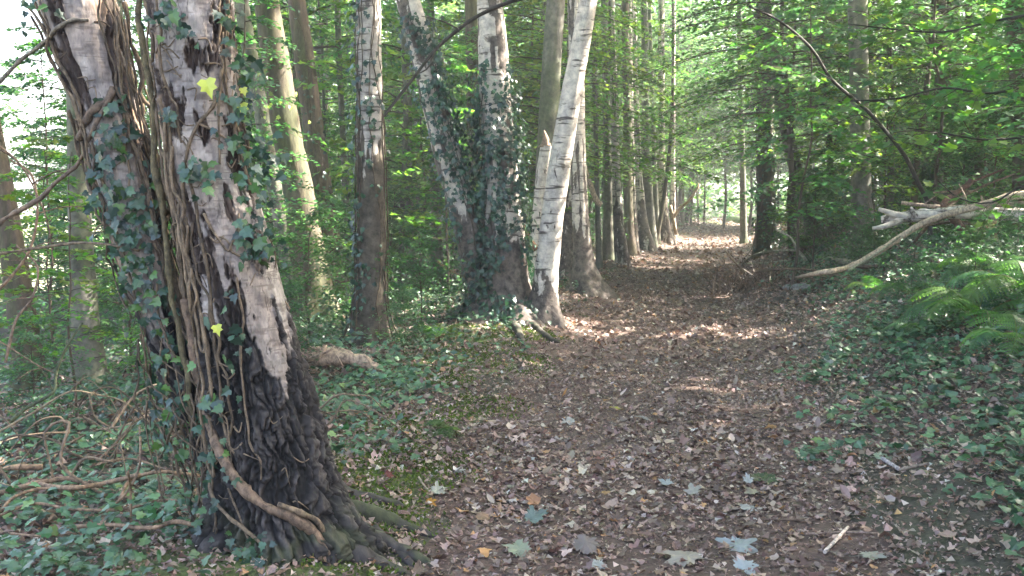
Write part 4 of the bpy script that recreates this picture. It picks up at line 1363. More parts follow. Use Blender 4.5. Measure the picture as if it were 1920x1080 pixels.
MAP_ME = [leaf_mesh('leaf', T_MAPLE[k % 4], MAP_C[k % 4], M_LEAF) for k in range(8)]
def maple_sprays(parent, origin, pp, d, nt, per, r0=.013, size=(.07, .13), start=.25):
    Q = np.array([at(a_, b_, d + i_ * .08) for i_, (a_, b_) in enumerate(pp)])
    V, F = tube(Q, np.linspace(r0, r0 * .3, len(Q)), 6, .1, .2, int(pp[0][1]) + 99)
    obj('branch', mesh('branch', V - origin, F, np.array([.035, .03, .025]), M_BROWN), parent)
    Qd, _ = resample(Q, np.ones(len(Q)), .05)
    for j in range(nt):
        f = start + (1 - start) * (j + .5) / nt
        i_ = int(f * (len(Qd) - 2))
        q = Qd[i_]; dr = Qd[i_ + 1] - q; dr /= np.linalg.norm(dr)
        sd = 1 if j % 2 else -1
        side = np.cross(dr, [0, 0, 1.]) * sd
        td = dr * .5 + side * rng.uniform(.5, 1) + np.array([0, 0, rng.normal(-.1, .25)])
        td /= np.linalg.norm(td)
        tl = rng.uniform(.18, .5)
        tp = [q, q + td * tl * .6 + [0, 0, .02], q + td * tl - [0, 0, .04]]
        V, F = tube(tp, [.004, .003, .0015], 4, .1)
        obj('twig', mesh('twig', V - origin, F, np.array([.06, .045, .03]), M_BROWN), parent)
        for l in range(per):
            g = (l + .7) / per
            p = q + td * tl * g + rng.normal(0, .012, 3)
            ld = td + np.cross(td, [0, 0, 1.]) * (1 if l % 2 else -1) * rng.uniform(.5, 1.2)
            ld[2] = rng.normal(-.25, .2)
            place_leaf(parent, MAP_ME[rng.integers(0, 8)], p, np.array([rng.normal(0, .3), rng.normal(-.15, .3), 1]), ld, rng.uniform(*size), origin)
for pp, d in MB_:
    maple_sprays(mt, mx0, pp, d, 14, 4)
# slender leaning sapling, bare stem crossing
sp = [(1742, 392), (1720, 340), (1695, 290), (1655, 240), (1618, 200), (1560, 150), (1520, 90), (1462, 40), (1405, 12)]
f0 = at(*sp[0], 14.6)
stp = thing('maple_sapling', 'thin dark sapling leaning far left from behind the fallen log', 'sapling', f0)
Q = [np.array([f0[0] + .03, f0[1], gz(f0[0], f0[1]) - .05])] + [at(a_, b_, 14.6 - .3 * i_) for i_, (a_, b_) in enumerate(sp)]
V, F = tube(np.array(Q), np.linspace(.034, .012, len(Q)), 7, .08, .15, 4)
obj('stem', mesh('stem', V - f0, F, np.array([.035, .03, .026]), M_BROWN), stp)
for pp, d in (([(1655, 240), (1610, 215), (1560, 235), (1515, 240)], 13.2), ([(1560, 150), (1530, 135), (1500, 140), (1470, 130)], 12.9), ([(1500, 70), (1450, 60), (1400, 75), (1360, 70)], 12.5),
              ([(1695, 290), (1660, 300), (1610, 290), (1580, 300)], 13.6)):
    maple_sprays(stp, f0, pp, d, 7, 5, .008, (.09, .15), .05)
# dark bough crossing in front of the straight brown trunk (from the upright birch)
bq = [(1010, -10), (960, 2), (900, 28), (860, 55), (815, 95), (780, 140), (745, 185), (718, 220), (700, 240)]
B0 = at(*bq[0], 11.6)
bo = thing('dead_bough', 'dark bough slanting down across the gap between the birches', 'branch', B0)
V, F = tube(np.array([at(a_, b_, 11.6 - .05 * i_) for i_, (a_, b_) in enumerate(bq)]), np.linspace(.024, .013, len(bq)), 7, .08, .3, 4)
obj('limb', mesh('limb', V - B0, F, np.array([.035, .028, .024]), M_BROWN), bo)
for pp in ([(815, 95), (800, 130), (760, 145)], [(745, 185), (720, 170), (690, 180)], [(718, 220), (722, 250), (712, 280)], [(860, 55), (830, 40), (790, 30)]):
    V, F = tube(np.array([at(a_, b_, 11.3) for a_, b_ in pp]), [.012, .008, .004], 5, .08, .2)
    obj('side_twig', mesh('side_twig', V - B0, F, np.array([.045, .035, .028]), M_BROWN), bo)

# ---------------------------------------------------------------- fallen timber on the right bank
def timber(name, label, pts, ws, colr=(.36, .31, .27), mat=M_BIRCH, n=12, rough=.2, seed=0, cat='log', stubs=(), group=None):
    """pts: (px, py, depth or None for on the ground)"""
    Q = []
    for q in pts:
        if q[2] is None:
            h = hit(q[0], q[1]); h[2] += .02
        else:
            h = at(*q)
        Q.append(h)
    Q = np.array(Q)
    rr = np.array([w / 2 / FPX * q[1] for w, q in zip(ws, Q)])
    o = thing(name, label, cat, Q[0], group)
    rr = rr * (1 + .0 * rr)
    V, F = tube(Q + rng.normal(0, .012, Q.shape) * (np.arange(len(Q)) > 0)[:, None], rr, n, .04, rough + .1, seed, fr=14)
    tone = .5 + 1.0 * fbm(V[:, 0] * 5, V[:, 1] * 5, V[:, 2] * 5, seed, 3)
    cc_ = np.array(colr) * tone[:, None]
    if mat is M_BIRCH:
        cc_ = np.column_stack([cc_, .30 + .35 * fbm(V[:, 0] * 2.3, V[:, 1] * 2.3, V[:, 2] * 5, 4, 2)])
    obj('wood', mesh('wood', V - Q[0], F, cc_, mat), o)
    if len(Q) > 3 and ws[1] > 5:
        Qd, rd = resample(Q, rr, .1)
        for _ in range(3):
            i_ = rng.integers(2, len(Qd) - 2)
            e = np.array([rng.normal(0, 1), rng.normal(0, .6), rng.uniform(.2, 1)]); e *= rng.uniform(.12, .4) / np.linalg.norm(e)
            V, F = tube([Qd[i_], Qd[i_] + e * .5 + rng.normal(0, .02, 3), Qd[i_] + e], [rd[i_] * .35, rd[i_] * .25, rd[i_] * .1], 5, .06, .3, 2)
            obj('side_twig', mesh('side_twig', V - Q[0], F, np.array(colr) * .7, M_WOOD), o)
    for sp_, w in stubs:
        S = np.array([at(*q) for q in sp_])
        V, F = tube(S, np.linspace(w, w * .5, len(S)), 6, .04, .3, seed + 5)
        obj('stub', mesh('stub', V - Q[0], F, np.array(colr) * .9, mat), o)
    return o
timber('fallen_birch', 'thick white birch log lying level with a splintered broken end', [(1652, 412, 13.4), (1670, 410, 13.35), (1720, 405, 13.2), (1800, 402, 13), (1880, 401, 12.8), (2000, 402, 12.6), (2300, 410, 12.2)],
       [12, 20, 22, 24, 24, 26, 30], (.46, .42, .38), stubs=[([(1700, 408, 13.2), (1670, 400, 13.2), (1648, 392, 13.2)], .05), ([(1690, 412, 13.2), (1660, 424, 13.1), (1636, 428, 13.1)], .045), ([(1712, 396, 13.1), (1708, 388, 13.1)], .025)], seed=3)
timber('fallen_limb', 'long curved bare limb sloping from the log down towards the path', [(1485, 525, None), (1530, 515, 12.6), (1590, 498, 12.7), (1650, 466, 12.8), (1705, 432, 12.85), (1750, 412, 12.8), (1830, 388, 12.7), (1920, 366, 12.6), (2100, 350, 12.4)],
       [5, 9, 11, 12, 12, 12, 14, 15, 16], (.36, .29, .22), M_WOOD, seed=5, cat='branch')
timber('fallen_limb', 'thin straight limb running above and behind the white log', [(1690, 380, 14.2), (1760, 386, 14.1), (1840, 387, 14), (1930, 380, 13.9), (2150, 370, 13.8)], [6, 8, 8, 9, 10], (.33, .25, .20), M_WOOD, seed=6, cat='branch')
timber('dark_limb', 'dark forked limb propping up the white log from below', [(1828, 462, None), (1812, 440, 13.3), (1795, 420, 13.3), (1770, 385, 13.5), (1790, 362, 13.6), (1812, 345, 13.7), (1820, 338, 13.7)], [15, 17, 15, 12, 10, 10, 9], (.10, .055, .042), M_WOOD, seed=7, cat='branch',
       stubs=[([(1812, 345, 13.7), (1850, 330, 13.7), (1880, 318, 13.7)], .02)])
timber('fallen_limb', 'short tan limb slanting down right of the dark forked limb', [(1810, 456, None), (1830, 436, 13.1), (1860, 415, 13.2), (1900, 392, 13.3)], [9, 11, 12, 12], (.33, .22, .14), M_WOOD, seed=8, cat='branch')
timber('grey_limb', 'grey-green limb lying low along the ground beyond the curved limb', [(1370, 498, None), (1430, 497, None), (1490, 492, None), (1540, 487, None), (1600, 490, 14.6), (1680, 484, 14.6), (1720, 490, None)], [5, 6, 7, 11, 12, 12, 9], (.24, .24, .18), M_WOOD, seed=9, cat='branch')
timber('thin_branch', 'thin arched grey branch above the dry twig heap', [(1390, 500, None), (1420, 478, 16.2), (1450, 468, 16), (1490, 470, 15.8), (1510, 484, 15.4)], [3, 4, 4, 4, 3], (.17, .17, .12), M_WOOD, seed=10, cat='branch')
timber('thin_branch', 'pale thin branch rising left out of the low grey limb', [(1512, 488, 15.3), (1495, 470, 15.4), (1480, 445, 15.5), (1455, 428, 15.6)], [5, 4, 4, 3], (.26, .26, .2), M_WOOD, seed=11, cat='branch')
timber('thin_branch', 'thin straight stick under the curved bare limb', [(1590, 508, 12.4), (1640, 478, 12.5), (1690, 445, 12.6)], [4, 5, 4], (.20, .20, .14), M_WOOD, seed=12, cat='branch')
timber('rotten_log', 'short rotten brown log end lying below the curved limb', [(1528, 534, None), (1555, 528, None), (1590, 526, None)], [22, 30, 22], (.13, .085, .06), M_WOOD, seed=13, rough=.5)
timber('flat_stone_log', 'grey weathered chunk of wood left of the rotten brown log', [(1472, 543, None), (1500, 543, None), (1522, 541, None)], [12, 18, 12], (.22, .22, .22), M_WOOD, seed=14, rough=.5)
timber('dark_root', 'dark fallen stem under the big fern at the right edge', [(1840, 606, None), (1880, 602, None), (1990, 596, None)], [10, 18, 22], (.055, .035, .03), M_WOOD, seed=15, rough=.4)
for k, (pts, ws, lab) in enumerate([
    ([(1700, 470, 13.6), (1730, 430, 13.7), (1760, 400, 13.8), (1840, 352, 14), (1900, 330, 14)], [4, 6, 6, 5, 4], 'slender dark branch rising from under the log towards the upper right'),
    ([(1880, 470, 12.9), (1866, 430, 13.2), (1850, 400, 13.4), (1836, 368, 13.5)], [5, 6, 5, 3], 'broken upright stick crossing behind the white log near the tan limb'),
    ([(1700, 432, 13.9), (1780, 420, 13.9), (1870, 425, 13.9), (1960, 415, 13.8)], [4, 6, 6, 6], 'thin brown branch lying just under the white log'),
    ([(1740, 362, 14.6), (1800, 356, 14.6), (1880, 364, 14.5), (1960, 358, 14.4)], [3, 4, 4, 4], 'fine grey branch above the thin straight limb'),
    ([(1400, 515, None), (1440, 506, 14.8), (1500, 505, 14.6), (1560, 512, 14.4)], [4, 5, 5, 3], 'grey stick lying between the twig heap and the curved limb'),
    ([(1360, 470, 17), (1385, 500, 16.8), (1400, 520, None)], [3, 4, 4], 'thin stick leaning on the back of the twig heap'),
    ([(1600, 500, 13.4), (1660, 505, 13.4), (1740, 498, 13.4), (1800, 500, 13.3)], [5, 8, 8, 6], 'mossy stick low among the undergrowth below the white log')]):
    timber('thin_branch', lab, pts, ws, (.22, .17, .12) if k % 2 else (.12, .085, .06), M_WOOD, seed=30 + k, cat='branch', rough=.35)
# left: peeled log behind the big birch
timber('peeled_log', 'short peeled log with pale ivy stems across it behind the old birch', [(530, 660, 8.5), (600, 668, 8.5), (660, 678, 8.5), (700, 686, 8.5), (714, 689, 8.5)], [32, 32, 30, 24, 14], (.36, .27, .21), M_WOOD, seed=16, rough=.6,
       stubs=[([(610, 648, 8.45), (602, 664, 8.38), (590, 684, 8.4)], .018), ([(580, 672, 8.4), (612, 660, 8.38), (628, 648, 8.4)], .012), ([(642, 686, 8.4), (630, 664, 8.38)], .01)])
timber('thin_branch', 'dark branch lying behind the straight brown trunk', [(715, 615, 12.2), (745, 598, 12.3), (790, 588, 12.4)], [6, 7, 5], (.06, .045, .035), M_WOOD, seed=17, cat='branch')
timber('thin_branch', 'sunlit tan branch deep between the straight trunk and the birches', [(820, 490, 18), (850, 510, 18), (872, 522, 18)], [5, 6, 5], (.45, .30, .18), M_WOOD, seed=18, cat='branch')

# bare stems and old vines lying left of the big birch
GV = [([(-60, 905, 0), (0, 885, .05), (30, 876, .07), (80, 876, .05)], 12), ([(-60, 945, .02), (0, 925, .05), (60, 908, .07), (130, 898, .08), (190, 912, .05)], 11), ([(-20, 975, .02), (60, 945, .05), (140, 955, .04), (230, 955, .05), (300, 938, .08), (370, 942, .05)], 6),
      ([(120, 990, .02), (200, 984, .04), (280, 990, .05), (330, 978, .06), (375, 988, .03)], 9), ([(225, 935, .05), (245, 900, .1), (300, 885, .12), (375, 892, .08)], 7), ([(60, 905, .06), (130, 915, .1), (200, 905, .1), (260, 890, .15)], 9),
      ([(0, 960, .03), (30, 930, .08), (90, 915, .09), (160, 925, .06)], 7), ([(200, 960, .05), (240, 920, .15), (262, 870, .25), (262, 800, .4)], 5), ([(245, 985, .0), (245, 920, .15), (240, 885, .28)], 5), ([(150, 1000, .02), (80, 1005, .03), (20, 1000, .02)], 5)]
VL = ['thick curved bare vine stem lying at the left edge of the ground', 'thick bare vine stem running level just below the curved one', 'long thin bare vine running from the left edge to the old birch',
      'pale knobbly vine stem lying nearest the foot of the old birch', 'bare vine stem looping up towards the old birch above the pale one', 'bare vine stem arching over the middle of the ground tangle',
      'bare vine stem hooked over the two thick ones', 'slender bare vine rising steeply out of the tangle', 'short upright vine stub standing in the tangle', 'thin bare vine lying frontmost of the tangle']
for k, (pp, w) in enumerate(GV):
    Q = []
    for q in pp:
        h = hit(q[0], q[1])
        # raise towards the camera ray so the stem keeps its line
        r = ray(q[0], q[1]); t_ = (h[1] - (q[2] + .07) / max(.12, -r[2] / 1))
        p = CAM + r * max(t_, 2.5)
        Q.append(p)
    Q = np.array(Q)
    o = thing('fallen_vine', VL[k], 'vine', Q[0], 'bare vine stems on the ground')
    V, F = tube(Q, [w / 2 / FPX * Q[0][1]] * len(Q), 8, .03, .3, k, fr=30)
    obj('stem', mesh('stem', V - Q[0], F, np.array([.22, .15, .10]) * (.6 + .8 * fbm(V[:, 0] * 20, V[:, 1] * 20, V[:, 2] * 20, k, 2))[:, None], M_WOOD), o)
BB = [([(20, 790), (50, 765), (100, 735), (105, 700), (125, 650), (155, 605)], 5.4, 8, 'mossy bare branch with an upturned hooked tip', (.07, .085, .045)),
      ([(-20, 820), (60, 775), (130, 735), (180, 740), (235, 755), (290, 800)], 5.6, 5, 'thin pale branch arching low beside the hooked branch', (.22, .17, .11)),
      ([(-20, 560), (20, 520), (55, 470), (70, 400), (60, 330), (20, 300)], 5.8, 7, 'brown stem curling up at the left edge', (.18, .12, .08)),
      ([(-20, 260), (30, 300), (60, 345), (90, 420), (100, 500)], 5.5, 4, 'thin drooping stem at the left edge', (.16, .11, .08)),
      ([(10, 680), (30, 600), (60, 560), (70, 500), (30, 460)], 6.2, 6, 'bent dead stem behind the mossy branch', (.17, .12, .09)),
      ([(0, 640), (80, 690), (150, 720), (230, 790)], 5.7, 3, 'fine twig crossing the mossy branch', (.15, .11, .08)),
      ([(330, 700), (270, 760), (225, 830), (180, 900)], 5.0, 4, 'fine twig slanting down left from the birch foot', (.2, .15, .1))]
for pp, d, w, lab, cc in BB:
    Q = np.array([at(a_, b_, d + .03 * i_) for i_, (a_, b_) in enumerate(pp)])
    o = thing('dead_branch', lab, 'branch', Q[0])
    V, F = tube(Q, np.linspace(w, w * .5, len(Q)) / 2 / FPX * d, 7, .03, .25, int(w), fr=25)
    obj('wood', mesh('wood', V - Q[0], F, np.array(cc), M_WOOD), o)
    for _ in range(3):
        i_ = rng.integers(1, len(Q) - 1)
        e = Q[i_] + np.array([rng.normal(0, .12), rng.normal(0, .1), rng.normal(.05, .12)])
        V, F = tube([Q[i_], (Q[i_] + e) / 2 + [0, 0, .02], e], [.004, .003, .0015], 4, .04)
        obj('twig', mesh('twig', V - Q[0], F, np.array(cc) * .8, M_WOOD), o)
# loose tangle of old stems over the ground
to = np.array([-1.75, 5.7, float(gz(-1.75, 5.7))])
tg = thing('stem_tangle', 'knee-high tangle of thin bare crossing stems left of the old birch foot', 'tangle', to)
for k in range(34):
    x0, y0 = rng.uniform(-2.7, -1.15), rng.uniform(4.9, 6.9)
    a = rng.normal(.1, .5) + (math.pi if k % 2 else 0)
    l = rng.uniform(.35, 1.1); h = rng.uniform(.05, .38)
    Q = []
    for f in np.linspace(0, 1, 6):
        p = np.array([x0 + math.cos(a) * l * f + rng.normal(0, .03), y0 + math.sin(a) * l * f * .7 + rng.normal(0, .03), 0])
        p[2] = gz(p[0], p[1]) + .02 + h * math.sin(math.pi * min(1, f * rng.uniform(.9, 1.2))) + rng.normal(0, .015)
        Q.append(p)
    V, F = tube(np.array(Q) - to, np.linspace(1, .45, 6) * rng.uniform(.003, .010), 6, .04, .35, k, fr=40)
    obj('stem', mesh('stem', V, F, np.array([.17, .125, .088]) * rng.uniform(.5, 1.4), M_WOOD), tg)
# near saplings on the left
for k, (x, y, key, s, lab) in enumerate([(-2.15, 6.9, 'shrub1', .5, 'dark little shrub just behind the ground tangle of stems'), (-2.9, 6.6, 'shrub2', .45, 'low leafy clump at the left edge beside the tangle'), (-1.75, 8.4, 'shrub1', .55, 'shrub showing between the tangle and the left stem of the old birch'),
        (-3.3, 9.4, 'shrub2', .9, 'full bush behind the mossy hooked branch'), (-2.6, 8.3, 'hazel2', .42, 'small bright hazel in front of the full bush'), (-.95, 9.6, 'shrub1', .42, 'low shrub tuft beyond the right end of the peeled log'),
(-2.9, 7.2, 'maple1', .42, 'bright maple seedling behind the mossy hooked branch'), (-2.1, 7.8, 'maple1', .36, 'maple seedling between the two leaning stems of vines and the far field'), (-3.6, 8.6, 'maple1', .5, 'taller maple seedling at the left edge'),
        (-2.55, 9.6, 'hazel2', .55, 'small hazel behind the leaning birch stem'), (-4.4, 10.5, 'hazel1', .7, 'hazel bush before the bright field gap'), (-1.45, 10.6, 'shrub2', .75, 'privet-like shrub behind the peeled log'), (-2.1, 11.2, 'shrub1', 1.0, 'small-leaved shrub left of the peeled log'),
        (-1.0, 12.0, 'shrub2', .6, 'little shrub at the foot of the straight brown trunk'), (-3.2, 12.5, 'hazel3', .8, 'tall hazel just left of the sunlit beech stem')]):
    put(key, x, y, s, lab, None, 'seedling' if 'seedling' in lab else 'shrub')
# dry twig heap on the right path edge
hp = hit(1392, 548)
tw = thing('twig_heap', 'heap of dry brown bracken and twigs at the right edge of the path', 'twig heap', hp)
ac = Acc()
for k in range(150):
    b = np.array([rng.normal(.05, .26), rng.normal(0, .35), 0])
    b[2] = gz(b[0] + hp[0], b[1] + hp[1]) - hp[2]
    e = b + np.array([rng.normal(0, .22), rng.normal(0, .22), rng.uniform(.05, .5)])
    V, F = tube([b, (b + e) / 2 + rng.normal(0, .04, 3), e], [.008, .006, .003], 4, .2, cap=False)
    ac.add(V, F, np.array([.17, .125, .09]) * rng.uniform(.3, 1.6))
n = 900
P = rng.normal(0, 1, (n, 3)) * [.3, .32, 0]
P[:, 2] = gz(P[:, 0] + hp[0], P[:, 1] + hp[1]) - hp[2] + rng.uniform(.0, .35, n)
scatter(ac, T_FRAG, P, basis(rng.normal(0, 1, (n, 3)), rng.normal(0, 1, (n, 3))), rng.uniform(.02, .06, n), pick([(.20, .13, .085), (.12, .08, .06)], (1, 1), n, .4))
obj('twigs', ac.mesh('twigs', M_LIT, False), tw, 'stuff')
obj('stalk', mesh('stalk', *tube([[0, 0, 0], [.02, 0, .3], [-.02, .05, .62]], [.01, .008, .004], 5, .1)[:1], tube([[0, 0, 0], [.02, 0, .3], [-.02, .05, .62]], [.01, .008, .004], 5, .1)[1], np.array([.09, .06, .045]), M_WOOD), tw)

# ---------------------------------------------------------------- ferns
def frond(seed, L=.75, cc=(.075, .16, .035)):
    g = np.random.default_rng(seed)
    s = np.linspace(0, 1, 14)
    y = L * (s * .95 - .1 * s ** 3)
    z = L * (1.0 * s - 1.05 * s * s)
    P = np.stack([0 * s, y, z], 1)
    ac = Acc()
    V, F = tube(P, np.linspace(.005, .0012, 14), 4, .1, cap=False)
    ac.add(V, F, np.array([.12, .12, .04]))
    npn = 19
    for k in range(npn):
        t = .16 + .83 * k / npn
        q = np.array([0, np.interp(t, s, y), np.interp(t, s, z)])
        ln = L * .27 * math.sin(math.pi * min(1, (t * .95 + .05)) ** .8) ** .8 + .01
        tang = np.array([0, np.gradient(y, s)[int(t * 13)], np.gradient(z, s)[int(t * 13)]]); tang /= np.linalg.norm(tang)
        for sd in (-1, 1):
            d = np.array([sd, 0, -.12 + g.normal(0, .06)]) + tang * .35
            d /= np.linalg.norm(d)
            m = 8
            f = np.linspace(0, 1, m + 1)
            w = L * .040 * (1 - f) ** .6 + .001
            mid = q + d * (f * ln)[:, None] - np.array([0, 0, 1]) * (f * f * ln * .25)[:, None]
            up = mid + tang * w[:, None]
            dn = mid - tang * w[:, None]
            V = np.vstack([mid, up, dn])
            a_ = np.arange(m)
            # saw-toothed halves: one triangle per pinnule and side
            F = np.vstack([np.stack([a_, a_ + 1, a_ + m + 1 + 0], 1), np.stack([a_ + 1, a_, a_ + 2 * (m + 1)], 1)])
            ac.add(V, F, np.array(cc) * g.uniform(.75, 1.25))
    return ac.mesh('frond', M_LEAF, False)
FR = [frond(k, .75, c) for k, c in enumerate([(.07, .15, .04), (.085, .17, .04), (.05, .12, .05)])]
def fern(px, py, s, n, lab, lift=.0, br=None, azr=(0, 6.28), pos=None):
    p = hit(px, py) if pos is None else pos
    t = thing('fern', lab, 'fern', p)
    for k in range(n):
        o = obj('frond', FR[k % 3] if br is None else FR[br], t)
        a = azr[0] + (azr[1] - azr[0]) * (k + rng.uniform(-.2, .2)) / n
        o.rotation_euler = (rng.uniform(-.15, .35), rng.uniform(-.2, .2), a)
        sc_ = s * rng.uniform(.8, 1.15)
        o.scale = (sc_, sc_, sc_)
        o.location = (0, 0, .02)
    st_ = obj('crown_base', mesh('crown_base', *tube([[0, 0, -.05], [0, 0, .05]], [.03, .02], 7, .05)[:1], tube([[0, 0, -.05], [0, 0, .05]], [.03, .02], 7, .05)[1], np.array([.09, .05, .03]), M_WOOD), t)
    return t
fern(1835, 610, .92, 9, 'large bright green fern arching over the dark fallen stem')
fern(1925, 560, 1.0, 9, 'tall fern at the right edge above the large bright fern')
fern(1700, 555, .55, 6, 'bluish green fern left of the large bright fern')
fern(1640, 550, .55, 5, 'small yellow-green fern near the rotten brown log', br=1)
fern(1725, 632, .45, 5, 'dull green fern lying low in the ivy before the bluish fern', br=2)
fern(1905, 650, .6, 7, 'fern below the dark fallen stem at the right edge')
fern(1850, 520, .8, 8, 'fern behind the large bright fern and below the white log')
fern(1765, 515, .6, 6, 'fern under the white log right of the curved limb')
fern(1510, 470, .9, 7, 'dark green fern beyond the low grey limb')
fern(1395, 425, 1.6, 9, 'bluish fern beside the far bend of the path')
fern(826, 640, .6, 6, 'small bright fern left of the ivy-wrapped birch foot', br=1)
fern(850, 818, .35, 4, 'tuft of narrow strap leaves on the mossy verge', br=0, azr=(1, 4))
fern(1480, 452, .8, 6, 'small fern at the foot of the kinked slim trunk')

# ---------------------------------------------------------------- ground cover, litter, moss
LITC = [(.225, .148, .114), (.30, .218, .176), (.124, .076, .058), (.40, .32, .265), (.18, .128, .108), (.34, .19, .085), (.45, .41, .37)]
LITW = (5, 5, 5.5, 1.8, 4, .7, .35)
def ragged(seed, maple):
    g = np.random.default_rng(seed)
    n = 16
    a = np.linspace(0, 2 * math.pi, n + 1)[:-1]
    if maple:
        r = .42 + .13 * np.cos(5 * a + .3) * g.uniform(.2, 1.2, n) + g.normal(0, .07, n)
    else:
        r = .32 / np.sqrt(np.cos(a) ** 2 * 2.6 + np.sin(a) ** 2 * .55) * g.uniform(.85, 1.12, n)
    o_ = np.stack([np.cos(a) * r, np.sin(a) * r + .45, 0 * a], 1)
    i_ = np.stack([np.cos(a) * r * .55, np.sin(a) * r * .55 + .45, 0 * a], 1)
    V = np.vstack([[0, .45, 0], i_, o_])
    k1, k2, k3 = g.uniform(-1.6, 1.6), g.uniform(-1.1, 1.1), g.uniform(-1.3, 1.3)
    x, y = V[:, 0], V[:, 1] - .45
    V[:, 2] = k1 * x * x + k2 * y * y + k3 * x * y + .10 * np.abs(x) + g.normal(0, .025, len(V))
    F = [[0, 1 + k, 1 + (k + 1) % n] for k in range(n)]
    for k in range(n):
        k2_ = (k + 1) % n
        F += [[1 + k, 1 + n + k, 1 + n + k2_], [1 + k, 1 + n + k2_, 1 + k2_]]
    return V, np.array(F)
T_RAG = [ragged(k, k % 3 > 0) for k in range(9)]
def ragmid(seed):
    g = np.random.default_rng(seed)
    n = 7
    a = np.linspace(0, 2 * math.pi, n + 1)[:-1] + g.normal(0, .15, n)
    r = g.uniform(.28, .62, n)
    V = np.vstack([[[0, .45, 0]], np.stack([np.cos(a) * r * .8, np.sin(a) * r + .45, 0 * a], 1)])
    x, y = V[:, 0], V[:, 1] - .45
    V[:, 2] = g.uniform(-1.6, 1.6) * x * x + g.uniform(-1, 1) * y * y + g.uniform(-1.2, 1.2) * x * y + g.normal(0, .03, len(V))
    return V, np.array([[0, 1 + k, 1 + (k + 1) % n] for k in range(n)])
T_MID = [ragmid(k) for k in range(12)] + T_CURL[4:]
def litter(name, n, yr, ur, size, temps, dens=None, w=LITW, tilt=.35, lift=.012):
    y = yr[0] + (yr[1] - yr[0]) * rng.random(n)
    u = rng.uniform(*ur, n)
    x = xc(y) + u
    if dens is not None:
        k = rng.random(n) < dens(x, y, u)
        x, y, u = x[k], y[k], u[k]
    _, _, dp = pxy(np.stack([x, y, 0 * x], 1))
    k = np.abs(x) < .50 * y + 1.5
    x, y = x[k], y[k]
    n = len(x)
    z = gz(x, y) + rng.uniform(.006, lift * 2.2, n)
    nr = np.array([0, 0, 1.]) + rng.normal(0, tilt, (n, 3)) * [1, 1, 0]
    ac = Acc()
    s = size[0] * np.clip(np.exp(rng.normal(0, size[1], n)), .35, 2.1)
    scatter(ac, temps, np.stack([x, y, z], 1), basis(nr, rand_dir(n)), s, pick(LITC, w, n, .3, .08))
    return obj(name, ac.mesh(name, M_LIT, False), kind='stuff')
thin = lambda x, y, u: .68 + .32 * sstep(.35, .6, fbm(x * 1.6, y * 1.6, 0, 61, 3))
litter('leaf_litter', 6000, (3.7, 7.2), (-2.4, 3.4), (.042, .42), T_RAG, thin, tilt=.3)
litter('leaf_litter', 15000, (5.2, 10), (-2.6, 4.6), (.034, .45), T_MID, thin, tilt=.3)
litter('leaf_litter', 66000, (3.6, 10), (-2.6, 4.6), (.020, .5), T_FRAG, thin, tilt=.38)
litter('leaf_litter', 20000, (10, 20), (-3, 4.5), (.042, .4), T_MID, thin)
litter('leaf_litter', 32000, (10, 24), (-4, 6), (.030, .45), T_FRAG, None, tilt=.5)
litter('leaf_litter', 16000, (3.6, 11), (-5.5, -2.4), (.034, .5), T_FRAG + T_CURL[4:5], None, tilt=.5)
litter('leaf_litter', 20000, (20, 60), (-5, 7), (.08, .4), T_FRAG, None, tilt=.4)

ac = Acc()
for k in range(900):
    yy = rng.uniform(3.8, 15); uu = rng.uniform(-2.2, 3.2); xx = float(xc(yy)) + uu
    a = rng.uniform(0, 6.28); l = rng.exponential(.07) + .03
    b = np.array([xx, yy]); e = b + np.array([math.cos(a), math.sin(a)]) * l; m_ = (b + e) / 2 + rng.normal(0, l * .08, 2)
    Z = [float(gz(*q)) + .016 for q in (b, m_, e)]
    V, F = tube([[*b, Z[0]], [*m_, Z[1] + .008], [*e, Z[2]]], [.0028, .0024, .0012], 4, .5, cap=False)
    ac.add(V, F, np.array([.15, .105, .08]) * rng.uniform(.4, 1.7))
obj('twig_litter', ac.mesh('twig_litter', M_LIT), kind='stuff')

def cover(name, n, box, dens, size, hmax, temps, cols, w, mat, tilt=.35):
    y = rng.uniform(box[2], box[3], n); u = rng.uniform(box[0], box[1], n); x = xc(y) + u
    k = (rng.random(n) < dens(x, y, u)) & (np.abs(x) < .5 * y + 1.7)
    x, y = x[k], y[k]; n = len(x)
    hn = fbm(x * 2.2, y * 2.2, 0, 91, 2)
    z = gz(x, y) + .012 + rng.random(n) * hmax * (.4 + 1.2 * hn)
    nr = np.array([0, -.15, 1.]) + rng.normal(0, tilt, (n, 3))
    ac = Acc()
    scatter(ac, temps, np.stack([x, y, z], 1), basis(nr, rand_dir(n)), size * rng.uniform(.6, 1.35, n), pick(cols, w, n, .3))
    return obj(name, ac.mesh(name, mat, False), kind='stuff')
IVC = [(.050, .110, .058), (.034, .078, .042), (.068, .138, .066), (.095, .16, .050)]
nzf = lambda x, y, s, sc_=1.0: fbm(x * sc_, y * sc_, 0, s, 3)
dR = lambda x, y, u: np.clip(sstep(.95, 1.9, u - .55 * sstep(8, 11, y) + 1.3 * (nzf(x, y, 101, 1.1) - .5) * 1.6) * (.35 + .9 * sstep(.34, .48, nzf(x, y, 102, 1.7))), 0, 1)
cover('ground_ivy', 15000, (.8, 4.0, 3.8, 10), dR, .058, .10, T_IVY, IVC, (4, 3, 2, .5), M_IVY)
cover('ground_ivy', 26000, (.9, 6.5, 9, 20), dR, .062, .12, T_IVY[:1] + T_Q, IVC, (4, 3, 2, 1), M_IVY)
dL = lambda x, y, u: np.clip(sstep(-1.35, -2.2, u + 1.6 * (nzf(x, y, 103, 1.2) - .5)) * (.15 + .85 * sstep(.42, .54, nzf(x, y, 104, 1.8))), 0, 1)
